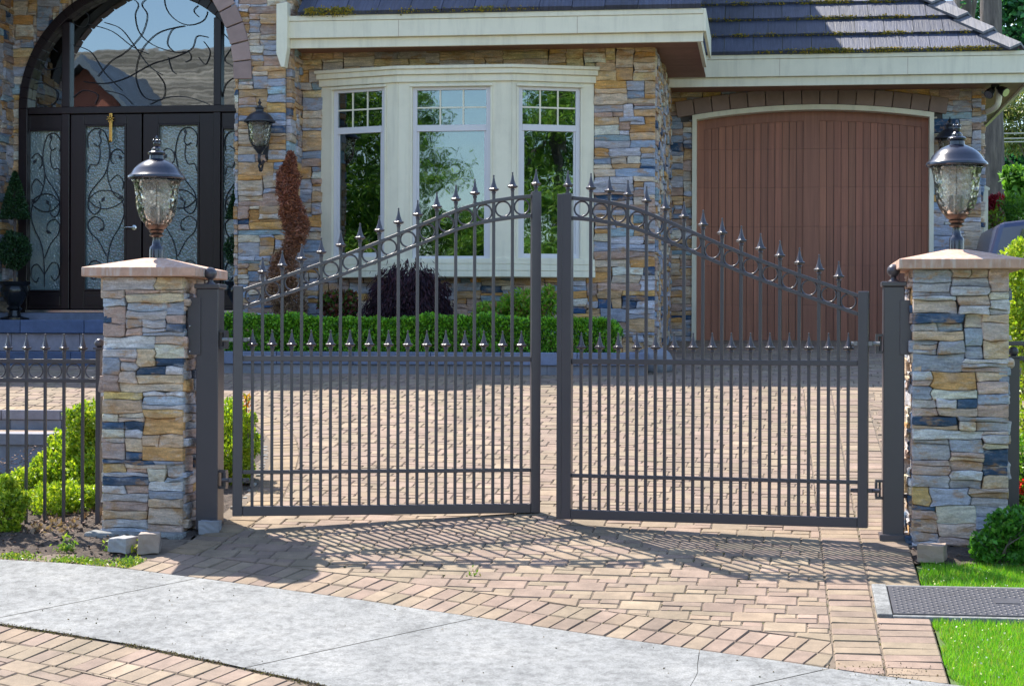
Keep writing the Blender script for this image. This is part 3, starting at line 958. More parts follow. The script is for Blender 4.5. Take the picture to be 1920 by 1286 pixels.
GLASS_PROF = [(0.066, 0.205), (0.085, 0.225), (0.108, 0.262), (0.124, 0.305), (0.133, 0.36), (0.137, 0.41), (0.143, 0.46), (0.153, 0.498), (0.165, 0.515)]
def make_lantern(loc, label, sc=1.0):
    root = thing("pillar_lantern", loc, label, "lantern", "lanterns on the gate pillars")
    o = Vector(loc)
    def S(p): return [(r * sc, z * sc) for r, z in p]
    mb = MB()
    mb.lathe(S([(0.046, -0.015), (0.046, 0.055), (0.042, 0.075), (0.030, 0.085), (0.026, 0.105), (0.022, 0.125), (0.024, 0.14)]), o, 16)
    mb.build("base_post", M_LAMP, root, smooth=40)
    mb = MB()
    mb.lathe(S([(0.024, 0.138), (0.044, 0.146), (0.046, 0.154), (0.034, 0.162), (0.046, 0.172), (0.050, 0.180), (0.044, 0.184), (0.060, 0.196), (0.074, 0.212), (0.076, 0.218), (0.066, 0.220)]), o, 28)
    mb.build("cup", M_BRONZE, root, smooth=35)
    mb = MB()
    outer = S(GLASS_PROF); inner = [(r - 0.006, z + (0.006 if i == 0 else 0)) for i, (r, z) in enumerate(outer)]
    mb.lathe(outer + inner[::-1] + [outer[0]], o, 40)
    mb.build("glass_globe", M_LGLASS, root, smooth=True)
    mb = MB()
    mb.lathe(S([(0.160, 0.520), (0.184, 0.516), (0.190, 0.524), (0.188, 0.536), (0.178, 0.545), (0.166, 0.556), (0.150, 0.582), (0.126, 0.608), (0.096, 0.628), (0.066, 0.642), (0.048, 0.650), (0.046, 0.672), (0.056, 0.680), (0.058, 0.690), (0.050, 0.698), (0.034, 0.704), (0.034, 0.716), (0.022, 0.728)]), o, 36)
    mb.build("domed_cover", M_LAMP, root, smooth=35)
    mb = MB()
    mb.lathe(S([(0.010, 0.724), (0.022, 0.742), (0.024, 0.758), (0.016, 0.772), (0.007, 0.778), (0.010, 0.788), (0.005, 0.800), (0.0, 0.806)]), o, 10)
    for k in range(4):
        a = k * math.pi / 2 + 0.5
        mb.ball(o + Vector((math.cos(a) * 0.02, math.sin(a) * 0.02, 0.768)) * 1.0 if sc == 1 else o + Vector((math.cos(a) * 0.02 * sc, math.sin(a) * 0.02 * sc, 0.768 * sc)), 0.011 * sc, 8, 6)
    mb.build("finial", M_LAMP, root, smooth=50)
    mb = MB()
    for k in range(3):
        a = k * 2.094 + 0.6
        c = o + Vector((math.cos(a) * 0.035, math.sin(a) * 0.035, 0)) * sc
        mb.lathe(S([(0.015, 0.225), (0.015, 0.335), (0.010, 0.34)]), c, 10)
    mb.build("candle_sleeves", M_CANDLE, root, smooth=40)
    mb = MB()
    mb.lathe(S([(0.004, 0.33), (0.004, 0.53)]), o, 8)
    mb.build("centre_rod", M_BRONZE, root)
    return root
make_lantern((PL[0], PL[1], PL[2]), "blue black globe lantern topping the left gate pillar in front of the double door")
make_lantern((PR[0], PR[1], PR[2]), "blue black globe lantern topping the right gate pillar in front of the garage")

# ------------------------------------------------------------------ wrought iron gate
def spear_bm(h=0.125, s=1.0):
    mb = MB()
    mb.lathe([(0.0112 * s, -0.012), (0.0112 * s, 0.004), (0.015 * s, 0.008), (0.012 * s, 0.016), (0.026 * s, 0.024), (0.0295 * s, 0.034), (0.0205 * s, 0.040), (0.0165 * s, 0.055), (0.0112 * s, 0.075), (0.0065 * s, 0.10), (0.0045 * s, 0.112), (0.0062 * s, 0.118), (0.0045 * s, 0.124), (0, 0.126)], (0, 0, 0), 16, lobes=(4, 0.35, 0.012 * s))
    return mb
SPEAR = spear_bm().build("spear_finial", M_IRON, None, smooth=40, local=True)
SPEAR_ME = SPEAR.data
bpy.data.objects.remove(SPEAR)
def spear(parent, loc):
    o = bpy.data.objects.new("spear_finial", SPEAR_ME); COL.objects.link(o)
    o.parent = parent; o.location = loc
    return o

DROP = [(0, 0), (.06, 3.2), (.125, 9), (.19, 16), (.25, 26), (.32, 41), (.39, 57), (.46, 73), (.53, 89), (.65, 115), (.75, 135), (.85, 154), (1, 182)]
def drop(t):
    for (a, b) in zip(DROP, DROP[1:]):
        if t <= b[0]: return (a[1] + (b[1] - a[1]) * (t - a[0]) / (b[0] - a[0])) * 0.00347
    return 182 * 0.00347

def make_leaf(hinge, free, zb, ztop, zmid, zlow, label, lockpost):
    hinge, free = Vector(hinge), Vector(free)
    dv = Vector((free.x - hinge.x, free.y - hinge.y, 0)); L = dv.length
    ang = math.atan2(dv.y, dv.x)
    root = thing("wrought_iron_gate_leaf", (hinge.x, hinge.y, zb), label, "gate", "two leaves of the driveway gate", ang)
    H, zm, zl = ztop - zb, zmid - zb, zlow - zb
    sw = 0.062
    X0, X1 = sw / 2, L - sw / 2
    span = X1 - X0
    top = lambda x: H - 0.03 - drop((X1 - x) / span)
    off = lambda x: 0.112 + 0.016 * (x - X0) / span
    mb = MB(); mb.box(-sw / 2, sw / 2, -0.03, 0.03, 0, top(X0) + 0.028)
    mb.build("hinge_stile", M_IRON, root, bevel=0.004, local=True)
    mb = MB(); mb.box(L - sw / 2, L + sw / 2, -0.03, 0.03, 0, H)
    if lockpost: mb.box(L + sw / 2 + 0.0005, L + sw / 2 + 0.034, -0.026, 0.026, 0.0, H - 0.004)
    mb.build("lock_stile", M_IRON, root, bevel=0.004, local=True)
    mb = MB(); mb.box(X0 + 0.001, X1 - 0.001, -0.027, 0.027, 0, 0.062)
    mb.build("bottom_rail", M_IRON, root, bevel=0.004, local=True)
    for z, h in ((zl, 0.024), (zm, 0.034)):
        mb = MB(); mb.box(X0 + 0.001, X1 - 0.001, -0.0165, 0.0165, z - h / 2, z + h / 2)
        mb.build("cross_rail", M_IRON, root, bevel=0.003, local=True)
    n = 40
    for k in (0, 1):
        mb = MB()
        pts = []
        for i in range(n + 1):
            x = X0 + span * i / n
            pts.append(Vector((x, 0, top(x) - (off(x) if k else 0))))
        hw, hh = 0.0165, 0.012
        vs, fs = [], []
        for p in pts:
            vs += [p + Vector((0, -hw, -hh)), p + Vector((0, hw, -hh)), p + Vector((0, hw, hh)), p + Vector((0, -hw, hh))]
        for i in range(n):
            for q in range(4): fs.append((4 * i + q, 4 * i + (q + 1) % 4, 4 * i + 4 + (q + 1) % 4, 4 * i + 4 + q))
        fs += [(3, 2, 1, 0), (4 * n, 4 * n + 1, 4 * n + 2, 4 * n + 3)]
        fs = [f[::-1] for f in fs]
        mb.add(vs, fs)
        mb.build("arched_rail", M_IRON, root, bevel=0.003, local=True)
    N = 15
    b = 0.0099
    for i in range(1, N):
        x = X0 + span * i / N
        z1 = top(x) + 0.045
        mb = MB(); mb.box(x - b, x + b, -b, b, 0.06, z1)
        p = mb.build("tall_picket", M_IRON, root, bevel=0.002, local=True)
        spear(p, (x, 0, z1))
    for i in range(N):
        x = X0 + span * (i + 0.5) / N
        z1 = zm + 0.060
        mb = MB(); mb.box(x - b, x + b, -b, b, 0.06, z1)
        p = mb.build("short_picket", M_IRON, root, bevel=0.002, local=True)
        spear(p, (x, 0, z1))
    for i in range(N):
        x = X0 + span * (i + 0.5) / N
        zc = top(x) - off(x) / 2
        rad = min(off(x) / 2 - 0.011, span / N / 2 - 0.0125)
        mb = MB(); mb.torus((x, 0, zc), (1, 0, 0), (0, 0, 1), rad, 0.006, 28, 6)
        mb.build("ring", M_IRON, root, smooth=True, local=True)
    p = MB(); p.box(L - 0.012, L + 0.012, -0.012, 0.012, H, H + 0.012)
    q = p.build("post_cap", M_IRON, root, local=True)
    spear(q, (L, 0, H + 0.022))
    # adjustable hinges that reach towards the post
    for z in (zl + 0.0 - 0.05, zm + 0.12):
        mb = MB()
        mb.tube([(0.075, 0, z), (0.035, 0, z), (-0.03, 0, z), (-0.10, 0, z)], 0.0125, 10)
        mb.lathe([(0.022, -0.012), (0.022, 0.012)], (0.045, 0, z), 6)
        mb.lathe([(0.024, -0.012), (0.024, 0.012)], (-0.043, 0, z), 6)
        mb.build("hinge_bolt", M_ROD if z > zm else M_IRON, root, local=True)
    return root, L

hl, fl = Dp(446, 643, 12.30), Dp(1004, 643, 12.62)
zb_l = Dp(446, 967, 12.3).z
LEAF_L = make_leaf(hl, fl, zb_l, Dp(1004, 360, 12.62).z, Dp(446, 672, 12.3).z, Dp(446, 885, 12.3).z, "left leaf of the wrought iron gate, its free stile plain and narrow", False)
hr, fr_ = Dp(1619, 643, 11.75), Dp(1064, 643, 12.28)
zb_r = Dp(1619, 989, 11.75).z
LEAF_R = make_leaf(hr, fr_, zb_r, Dp(1055, 363, 12.28).z, Dp(1619, 681, 11.75).z, Dp(1619, 904, 11.75).z, "right leaf of the wrought iron gate, with a doubled free stile", True)

def gate_post(px0, px1, dep, py_top, side, label, plate_py, foot):
    a, b = Dp(px0, 643, dep), Dp(px1, 643, dep)
    w = (b - a).length * 0.985
    cx, cy = (a.x + b.x) / 2, (a.y + b.y) / 2 + w * 0.4
    z0 = g(cy) + 0.02; zt = Dp(px0, py_top, dep).z
    root = thing("steel_gate_post", (cx, cy, z0), label, "gate post", "posts carrying the gate leaves")
    h = w / 2
    mb = MB(); mb.box(cx - h, cx + h, cy - h, cy + h, z0, zt)
    mb.build("tube_body", M_IRON, root, bevel=0.006)
    mb = MB(); mb.box(cx - h - .012, cx + h + .012, cy - h - .012, cy + h + .012, zt, zt + 0.03)
    mb.build("post_cap", M_IRON, root, bevel=0.006)
    mb = MB()
    mb.lathe([(0.034, 0.03), (0.032, 0.036), (0.018, 0.045), (0.017, 0.06), (0.026, 0.068)], (cx, cy, zt), 16)
    mb.ball((cx, cy, zt + 0.098), 0.041, 18, 12)
    mb.build("ball_finial", M_IRON, root, smooth=60)
    zp0, zp1 = Dp(px0, plate_py[1], dep).z, Dp(px0, plate_py[0], dep).z
    mb = MB()
    xa = cx + side * (h - 0.03); xb = cx + side * (h + 0.055)
    mb.box(min(xa, xb), max(xa, xb), cy - h - 0.010, cy - h + 0.05, zp0, zp1)
    pl = mb.build("cover_plate", M_IRON, root, bevel=0.003)
    for zz in (zp0 + 0.02, (zp0 + zp1) / 2, zp1 - 0.02):
        mb = MB(); mb.ball((xb - side * 0.016, cy - h - 0.012, zz), 0.007, 8, 6)
        mb.build("screw", M_STEEL, pl, smooth=True)
    for zz in (zl_a(side), zl_b(side)):
        mb = MB()
        xh = cx - side * (h + 0.022)
        t = 0.008
        for (za, zb2) in ((zz - 0.06, zz - 0.045), (zz + 0.045, zz + 0.06)):
            mb.box(xh - 0.022, xh + 0.022, cy - h * 0.2 - 0.03, cy - h * 0.2 + 0.03, za, zb2)
        xq = xh - side * 0.016
        mb.box(xq - t, xq + t, cy - h * 0.2 - 0.03, cy - h * 0.2 + 0.03, zz - 0.045, zz + 0.045)
        mb.tube([(xh + side * 0.006, cy - h * 0.2, zz - 0.058), (xh + side * 0.006, cy - h * 0.2, zz + 0.058)], 0.008, 8)
        mb.build("hinge_bracket", M_IRON, root)
    if foot:
        mb = MB(); mb.box(cx - h - .02, cx + h + .05, cy - h - .04, cy + h + .02, z0 - 0.02, z0 + 0.035)
        mb.build("base_plate", M_IRON, root, bevel=0.003)
    return root
zmid_l, zmid_r = Dp(446, 672, 12.3).z, Dp(1619, 681, 11.75).z
zlow_l, zlow_r = Dp(446, 885, 12.3).z, Dp(1619, 904, 11.75).z
def zl_a(side): return (zlow_l if side < 0 else zlow_r) - 0.05
def zl_b(side): return (zmid_l if side < 0 else zmid_r) + 0.12
gate_post(368, 411, 12.33, 541, -1, "dark grey steel gate post with ball top beside the left pillar", (558, 665), False)
gate_post(1656, 1696, 11.8, 537, 1, "dark grey steel gate post with ball top and base plate beside the right pillar", (563, 665), True)

# ------------------------------------------------------------------ the house
VC, VB, VD, VG = 7.6, 8.13, 9.0, 11.3
V_EAVE, V_GEAVE = 7.5, 10.5
PITCH = R(40)
house = thing("stone_house", (Hx(800, VB), VB, g(VB)), "stone clad house with arched double door, bay window and garage", "house")
def dist_of(px, v): return (W(px, 643, v) - CAM).dot(FW)

# --- bay wall
x0, x1 = Hx(534, VB), Hx(1222, VB)
zb, zt = 0.80, Hz(900, 80, VB)
wx0, wx1 = Hx(604, VB), Hx(1111, VB)
wz0, wz1 = Hz(850, 512, VB), Hz(600, 146, VB)
mb = MB()
TAN_Z = Hz(900, 170, VB)
stones(mb, (x0, VB, zb), (1, 0, 0), (0, -1, 0), x1 - x0 + 0.03, zt - zb, mask=lambda x, z: wx0 < x0 + x < wx1 and wz0 < zb + z < wz1 - 0.02, tan_above=TAN_Z)
stones(mb, (x1, VB + 0.01, zb), (0, 1, 0), (1, 0, 0), VG - VB, zt - zb, hs=(1, 2, 2, 3, 3, 4), tan_above=TAN_Z + 0.4)
mb.build("bay_wall_stonework", M_STONE, house)
mb = MB()
mb.box(x0, wx0, VB, VB + 0.2, zb, zt); mb.box(wx1, x1, VB, VB + 0.2, zb, zt)
mb.box(wx0, wx1, VB, VB + 0.2, zb, wz0); mb.box(wx0, wx1, VB, VB + 0.2, wz1, zt)
mb.box(x1 - 0.2, x1, VB + 0.2, VG, zb, zt)
mb.build("bay_wall_core", M_MORTAR, house)

# --- column and front arch
cx0, cx1 = Hx(447, VC), Hx(535, VC)
zp = Hz(100, 600, 7.0)                 # porch floor
ztop = Hz(400, -130, VC)
mb = MB()
ar_d = dist_of(225, VC)
arc_x, arc_z, arc_r = Hx(180, VC), Hz(224, 149, VC), 269 * ar_d / FPX
stones(mb, (cx0, VC, 0.85), (1, 0, 0), (0, -1, 0), cx1 - cx0, ztop - 0.85, tan_above=ztop + 5)
stones(mb, (cx1, VC + 0.01, 0.85), (0, 1, 0), (1, 0, 0), VB - VC - 0.01, ztop - 0.85)
stones(mb, (cx0, VD, 0.85), (0, -1, 0), (-1, 0, 0), VD - VC, ztop - 0.85)
mb.build("column_stonework", M_STONE, house)
mb = MB()
ax0 = arc_x - arc_r - 2.6
stones(mb, (ax0, VC, 0.85), (1, 0, 0), (0, -1, 0), cx0 - ax0, ztop - 0.85, mask=lambda x, z: (abs(ax0 + x - arc_x) < arc_r + 0.0 if 0.85 + z < arc_z else math.hypot(ax0 + x - arc_x, 0.85 + z - arc_z) < arc_r + 0.13))
stones(mb, (arc_x - arc_r, VC + 0.01, 0.85), (0, 1, 0), (1, 0, 0), VD - VC, ztop - 0.85)
mb.build("arch_stonework", M_STONE, house)
mb = MB()
mb.box(cx0, cx1, VC, VD, 0.8, ztop)
n = 24
for i in range(n):
    a0, a1 = math.pi * i / n, math.pi * (i + 1) / n
    p = [(arc_x + arc_r * math.cos(a), arc_z + arc_r * math.sin(a)) for a in (a0, a1)]
    q = [(p[0][0], VC, p[0][1]), (p[0][0], VC, ztop), (p[1][0], VC, ztop), (p[1][0], VC, p[1][1])]
    mb.prism(q, (0, 0.35, 0))
mb.box(ax0, arc_x - arc_r, VC, VD, 0.8, ztop)
mb.build("arch_core", M_MORTAR, house)
mb = MB()
nb = 26
for i in range(nb):
    a0, a1 = math.pi * (i + 0.03) / nb - 0.02, math.pi * (i + 0.97) / nb - 0.02
    q = []
    for r, a in ((arc_r - 0.01, a0), (arc_r + 0.185, a0), (arc_r + 0.185, a1), (arc_r - 0.01, a1)):
        q.append((arc_x + r * math.cos(a), VC + 0.1, arc_z + r * math.sin(a)))
    k = rnd.uniform(0.95, 1.25)
    mb.prism(q, (0, -0.165 - rnd.uniform(0, 0.01), 0), (k, k, k * 1.06))
mb.build("arch_voussoirs", M_VOUS, house, bevel=0.008)

# --- porch: back wall with arched opening, ceiling
dd = dist_of(266, VD)
dcx, dcz, dr = Hx(266, VD), Hz(266, 203, VD), 238 * dd / FPX
zfl = Hz(266, 588, VD)
px0 = Hx(-170, VD)
mb = MB()
stones(mb, (px0, VD, zfl), (1, 0, 0), (0, -1, 0), cx1 - px0, ztop - zfl, mask=lambda x, z: math.hypot(px0 + x - dcx, max(0, zfl + z - dcz)) < dr - 0.02, pal=PAL_TAN + PAL_WALL, ch=0.034)
mb.build("porch_stonework", M_STONE, house)
mb = MB()
for i in range(n):
    a0, a1 = math.pi * i / n, math.pi * (i + 1) / n
    p = [(dcx + dr * math.cos(a), dcz + dr * math.sin(a)) for a in (a0, a1)]
    mb.prism([(p[0][0], VD + 0.001, p[0][1]), (p[0][0], VD + 0.001, ztop), (p[1][0], VD + 0.001, ztop), (p[1][0], VD + 0.001, p[1][1])], (0, 0.25, 0))
mb.box(px0, dcx - dr, VD + 0.001, VD + 0.25, 0.9, ztop); mb.box(dcx + dr, cx1, VD + 0.001, VD + 0.25, 0.9, ztop)
mb.build("porch_core", M_MORTAR, house)
mb = MB(); mb.box(px0, cx0, VC + 0.35, VD, ztop - 0.12, ztop)
mb.build("porch_ceiling", M_SOFFIT, house)

# --- entrance screen: frame, doors, glass, ironwork
def DX(px): return Hx(px, VD)
def DZ(py): return Hz(266, py, VD)
yd = VD + 0.02                         # face of the joinery
mb = MB()
N2 = 36
ro, ri = dr, dr - 0.105
for i in range(N2):
    a0, a1 = math.pi * i / N2, math.pi * (i + 1) / N2
    q = [(dcx + r * math.cos(a), yd - 0.10, dcz + r * math.sin(a)) for r, a in ((ri, a0), (ro, a0), (ro, a1), (ri, a1))]
    mb.prism(q, (0, 0.2, 0))
mb.box(dcx - ro, dcx - ri, yd - 0.10, yd + 0.1, zfl, dcz); mb.box(dcx + ri, dcx + ro, yd - 0.10, yd + 0.1, zfl, dcz)
mb.box(dcx - ri, dcx + ri, yd - 0.07, yd + 0.1, DZ(213), DZ(200))
for (a, b) in ((116, 131), (400, 414)):
    mb.box(DX(a), DX(b), yd - 0.05, yd + 0.08, DZ(200), dcz + math.sqrt(ri * ri - (DX((a + b) / 2) - dcx) ** 2))
    mb.box(DX(a), DX(b), yd - 0.06, yd + 0.08, zfl + 0.05, DZ(213))
mb.box(dcx - ri, dcx + ri, yd - 0.08, yd + 0.1, zfl, zfl + 0.045)
dframe = mb.build("entrance_frame", M_DOOR, house, bevel=0.006)
mb = MB(); mb.box(dcx - ri, dcx + ri, yd - 0.14, yd - 0.081, zfl + 0.01, zfl + 0.035)
mb.build("threshold", M_STEEL, house)

def catmull(P, n=8):
    P = [Vector(p) for p in P]; out = []
    for i in range(len(P) - 1):
        a, b, c, d = P[max(0, i - 1)], P[i], P[i + 1], P[min(len(P) - 1, i + 2)]
        for k in range(n):
            t = k / n
            out.append(0.5 * ((2 * b) + (c - a) * t + (2 * a - 5 * b + 4 * c - d) * t * t + (3 * b - a - 3 * c + d) * t ** 3))
    out.append(P[-1]); return out
def spiral(cx, cz, r, a0, turns, sgn, n=26):
    return [(cx + r * (1 - 0.8 * i / n) * math.cos(a0 + sgn * turns * 6.283 * i / n), cz + r * (1 - 0.8 * i / n) * math.sin(a0 + sgn * turns * 6.283 * i / n)) for i in range(n + 1)]
def panel_scroll(mb, xa, xb, za, zb_, y, r=0.006, mirror=False):
    w, h = xb - xa, zb_ - za
    def T(pts): return [(xa + p[0] * w, y, za + p[1] * h) for p in pts]
    f = (lambda p: (1 - p[0], p[1])) if mirror else (lambda p: p)
    for s in ([(.05,.87),(.03,.94),(.2,.985),(.45,.97),(.58,.88),(.58,.80),(.48,.71),(.25,.64),(.08,.58),(.06,.50),(.2,.46),(.36,.49),(.34,.54)],
              [(.18,.895),(.30,.88),(.37,.91),(.33,.945)], [(.33,.88),(.35,.82),(.27,.765),(.10,.765),(.04,.72)],
              [(.70,.77),(.63,.79),(.66,.84),(.82,.86),(.97,.83)], [(.63,.84),(.54,.75),(.57,.66),(.72,.58),(.92,.54),(.97,.46),(.85,.38),(.66,.30),(.56,.2),(.53,.02)],
              [(.53,.20),(.32,.295),(.10,.35),(.05,.41),(.22,.445),(.42,.42),(.45,.38),(.36,.36)], [(.53,.1),(.3,.17),(.1,.16),(.06,.1),(.2,.06),(.32,.09)],
              [(.54,.1),(.75,.16),(.94,.14),(.95,.08),(.8,.05),(.72,.08)], [(.04,.55),(.3,.60),(.65,.6),(.95,.55),(.65,.5),(.3,.5),(.04,.55)], [(.60,.66),(.80,.70),(.95,.66),(.93,.61)]):
        mb.tube(T([(p.x, p.y) for p in catmull([(*f(p), 0) for p in s], 7)]), r, 5)
    for (lx, lz, a) in ((.90,.80,2.2),(.33,.95,1.4),(.35,.36,0.4),(.40,.54,1.0),(.84,.555,0.6)):
        sg = -1 if mirror else 1
        q0 = f((lx, lz)); c = Vector((xa + q0[0] * w, y, za + q0[1] * h))
        d = Vector((math.cos(a) * sg, 0, math.sin(a))) * 0.06; e = Vector((-d.z, 0, d.x)) * 0.32
        mb.prism([c - d * 0.2, c + d * 0.4 + e, c + d, c + d * 0.4 - e], (0, 0.006, 0))

def door_panel(name, pa, pb, ga, gb, gy0, gy1, handle=None, label=None):
    xa, xb = DX(pa), DX(pb); xg, xh = DX(ga), DX(gb); zg0, zg1 = DZ(gy1), DZ(gy0)
    z0, z1 = zfl + 0.05, DZ(214)
    mb = MB(); t0, t1 = yd - 0.03, yd + 0.03
    mb.box(xa, xg, t0, t1, z0, z1); mb.box(xh, xb, t0, t1, z0, z1)
    mb.box(xg, xh, t0 + .001, t1 - .001, z0, zg0); mb.box(xg, xh, t0 + .001, t1 - .001, zg1, z1)
    b = 0.02
    mb.box(xg, xg + b, t0 - 0.012, t0 + 0.01, zg0, zg1); mb.box(xh - b, xh, t0 - 0.012, t0 + 0.01, zg0, zg1)
    mb.box(xg + b, xh - b, t0 - 0.011, t0 + 0.01, zg0, zg0 + b); mb.box(xg + b, xh - b, t0 - 0.011, t0 + 0.01, zg1 - b, zg1)
    mb.box(xg + 0.02, xh - 0.02, t0 - 0.01, t0 + 0.02, z0 + 0.04, zg0 - 0.05)
    d = mb.build(name, M_DOOR, house, bevel=0.004)
    mb = MB(); mb.box(xg + 0.002, xh - 0.002, yd + 0.005, yd + 0.015, zg0 + 0.002, zg1 - 0.002)
    mb.build("pebbled_glass", M_PEB, d)
    mb = MB(); panel_scroll(mb, xg + 0.02, xh - 0.02, zg0 + 0.02, zg1 - 0.02, yd - 0.006, mirror=(pa in (50, 267.5)))
    mb.build("scrollwork", M_WROUGHT, d, smooth=60)
    if handle:
        p = W(handle[0], handle[1], yd - 0.03)
        mb = MB()
        mb.lathe([(0.028, 0), (0.028, 0.012), (0.012, 0.016), (0.012, 0.05)], (0, 0, 0), 14)
        vs = [Vector((v[0], -v[2], v[1])) + p for v in mb.v]; mb.v = [tuple(v) for v in vs]
        mb.tube([p + Vector((0.006, -0.05, 0)), p + Vector((-0.06, -0.055, 0.003)), p + Vector((-0.115, -0.045, -0.004))], [0.011, 0.009, 0.008], 8)
        mb.build("lever_handle", M_STEEL, d, smooth=50)
    return d
door_panel("sidelight", 50, 116, 52, 116, 241, 547)
door_panel("front_door", 132, 264.5, 157, 236, 233, 545, handle=(252, 427))
door_panel("front_door", 267.5, 400, 295, 373, 233, 545)
door_panel("sidelight", 414, 482, 415, 481, 241, 547)

def arc_pane(pa, pb):
    xa, xb = DX(pa), DX(pb); z0 = DZ(200)
    rr = ri - 0.002; pts = [(xa, z0), (xb, z0)]
    m = 20
    for i in range(m + 1):
        x = xb + (xa - xb) * i / m
        q = rr * rr - (x - dcx) ** 2
        pts.append((x, max(z0 + 0.002, dcz + math.sqrt(max(q, 0)))))
    mb = MB(); mb.prism([(x, yd + 0.02, z) for x, z in pts], (0, 0.008, 0))
    return mb.build("transom_pane", M_TRANSOM, dframe)
arc_pane(47, 116); arc_pane(131, 400); arc_pane(414, 488)
TS = [
 [(800, -160), (700, -60), (790, 20), (775, 90), (800, 190), (880, 260), (1000, 300), (1080, 300), (1095, 340), (1062, 358)],
 [(815, -160), (900, -60), (815, 20), (845, 90), (812, 200), (720, 300), (640, 350), (560, 440)],
 [(600, 130), (690, 165), (760, 250), (830, 350), (880, 400), (930, 430)],
 [(1062, 150), (930, 180), (850, 240), (800, 320), (780, 450), (830, 560), (930, 570), (945, 490), (900, 420)],
 [(940, -60), (950, 40), (1000, 110), (1080, 145), (1165, 120), (1190, 60), (1150, 30), (1112, 62), (1140, 98)],
 [(1195, 215), (1130, 210), (1100, 280), (1000, 330), (870, 370), (720, 450), (600, 480), (480, 470)],
 [(965, 330), (985, 400), (1010, 425)], [(1062, 150), (990, 170), (960, 250), (1000, 300)],
 [(410, 70), (430, 140), (490, 155), (510, 95), (470, 62), (452, 90)], [(505, 140), (640, 180), (760, 270), (850, 310)],
 [(420, 560), (480, 520), (560, 545), (545, 598)], [(600, 520), (700, 545), (760, 600)], [(860, 600), (960, 560), (1080, 560), (1200, 600)],
 [(1170, 240), (1205, 300), (1180, 370), (1140, 330)], [(420, 260), (520, 300), (600, 420), (700, 520)],
 [(165, 600), (175, 500), (250, 480), (330, 535), (300, 600), (220, 600)], [(250, 250), (225, 340), (270, 400), (345, 385)], [(300, 130), (260, 230), (330, 300)],
 [(1275, 560), (1300, 480), (1360, 450), (1420, 520)], [(1270, 180), (1330, 260), (1290, 350), (1400, 400)],
]
mb = MB()
for c in TS:
    pts = catmull([(x, y, 0) for x, y in c], 7)
    P = []
    for p in pts:
        q = W(p.x / 3.0625, p.y / 3.0625, yd + 0.004)
        if math.hypot(q.x - dcx, max(0, q.z - dcz)) < ri - 0.01 and q.x < dcx + ri: P.append(q)
        else:
            if len(P) > 2: mb.tube(P, 0.0050, 5)
            P = []
    if len(P) > 2: mb.tube(P, 0.0050, 5)
mb.build("transom_scrollwork", M_WROUGHT, dframe, smooth=60)
mb = MB()
hx0, hx1 = dcx - dr - 0.1, dcx + dr + 0.1
mb.box(hx0, hx1, VD + 3.0, VD + 3.1, zfl - 0.1, ztop); mb.box(hx0 - 0.1, hx0, VD + 0.3, VD + 3.1, zfl - 0.1, ztop); mb.box(hx1, hx1 + 0.1, VD + 0.3, VD + 3.1, zfl - 0.1, ztop)
mb.box(hx0, hx1, VD + 0.3, VD + 3, zfl - 0.1, zfl - 0.05); mb.box(hx0, hx1, VD + 0.3, VD + 3, ztop, ztop + 0.1)
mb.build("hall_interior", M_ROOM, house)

# --- porch floor and steps
sx1 = Hx(414, 7.0)
mb = MB(); stp = MB()
def block_run(mb, xa, xb, ya, yb, za, zb_, ln, base=(1, 1, 1)):
    x = xb
    while x > xa:
        e = max(xa, x - ln * rnd.uniform(0.9, 1.1)); k = rnd.uniform(0.8, 1.15)
        mb.box(e + 0.002, x - 0.002, ya + rnd.uniform(0, 0.004), yb, za, zb_, tuple(b * k for b in base)); x = e
XL = -9.0
block_run(mb, XL, sx1, 6.98, 7.4, zp - 0.135, zp, 0.75, (0.38, 0.50, 0.80))
block_run(mb, XL, sx1, 7.02, 7.38, zp - 0.32, zp - 0.137, 0.75, (1.2, 1.0, 0.98))
block_run(mb, XL, sx1, 6.62, 7.0, zp - 0.52, zp - 0.322, 0.75, (0.38, 0.48, 0.75))
mb.box(XL, sx1, 7.4, VD + 0.3, zp - 0.6, zp + 0.001)
mb.box(XL, cx0 - 0.02, VD - 0.45, VD - 0.001, zp, zfl, (0.8, 0.85, 1.0))
mb.build("porch_steps", M_BLOCK, house, bevel=0.008)

# --- bay window
BP = [Vector((Hx(602, VB), VB - 0.04, 0)), Vector((Hx(745, 7.8), 7.8, 0)), Vector((Hx(958, 7.8), 7.8, 0)), Vector((Hx(1113, VB), VB - 0.04, 0))]
bz_top = Hz(850, 124, 7.8)
bz_bot = Hz(850, 520, 7.8)
mb = MB()
def offs(off):
    A, B, C, D = BP
    n1 = Vector(((B - A).y, -(B - A).x, 0)).normalized(); n3 = Vector(((D - C).y, -(D - C).x, 0)).normalized()
    n2 = Vector((0, -1, 0))
    m1 = (n1 + n2) / (1 + n1.dot(n2)); m2 = (n2 + n3) / (1 + n2.dot(n3))
    s = Vector((1, 0, 0))
    return [A + n1 * off - s * off * 0.4, B + m1 * off, C + m2 * off, D + n3 * off + s * off * 0.4]
def bay_layer(mb, off, z0, z1, depth=None):
    p = offs(off)
    if depth is None:
        q = [Vector((p[0].x, VB + 0.05, 0))] + p + [Vector((p[3].x, VB + 0.05, 0))]
    else:
        q = p + offs(off - depth)[::-1]
    mb.prism([(v.x, v.y, z0) for v in q], (0, 0, z1 - z0))
h1 = bz_top - bz_bot
bay_layer(mb, 0.085, bz_top - 0.035, bz_top)
bay_layer(mb, 0.060, bz_top - 0.09, bz_top - 0.0345)
bay_layer(mb, 0.028, bz_top - 0.165, bz_top - 0.091)
bay = mb.build("bay_window", M_CREAM, house, bevel=0.005)
mb = MB()
zs = [bz_bot, bz_bot + 0.065, bz_bot + 0.13, bz_bot + 0.195]
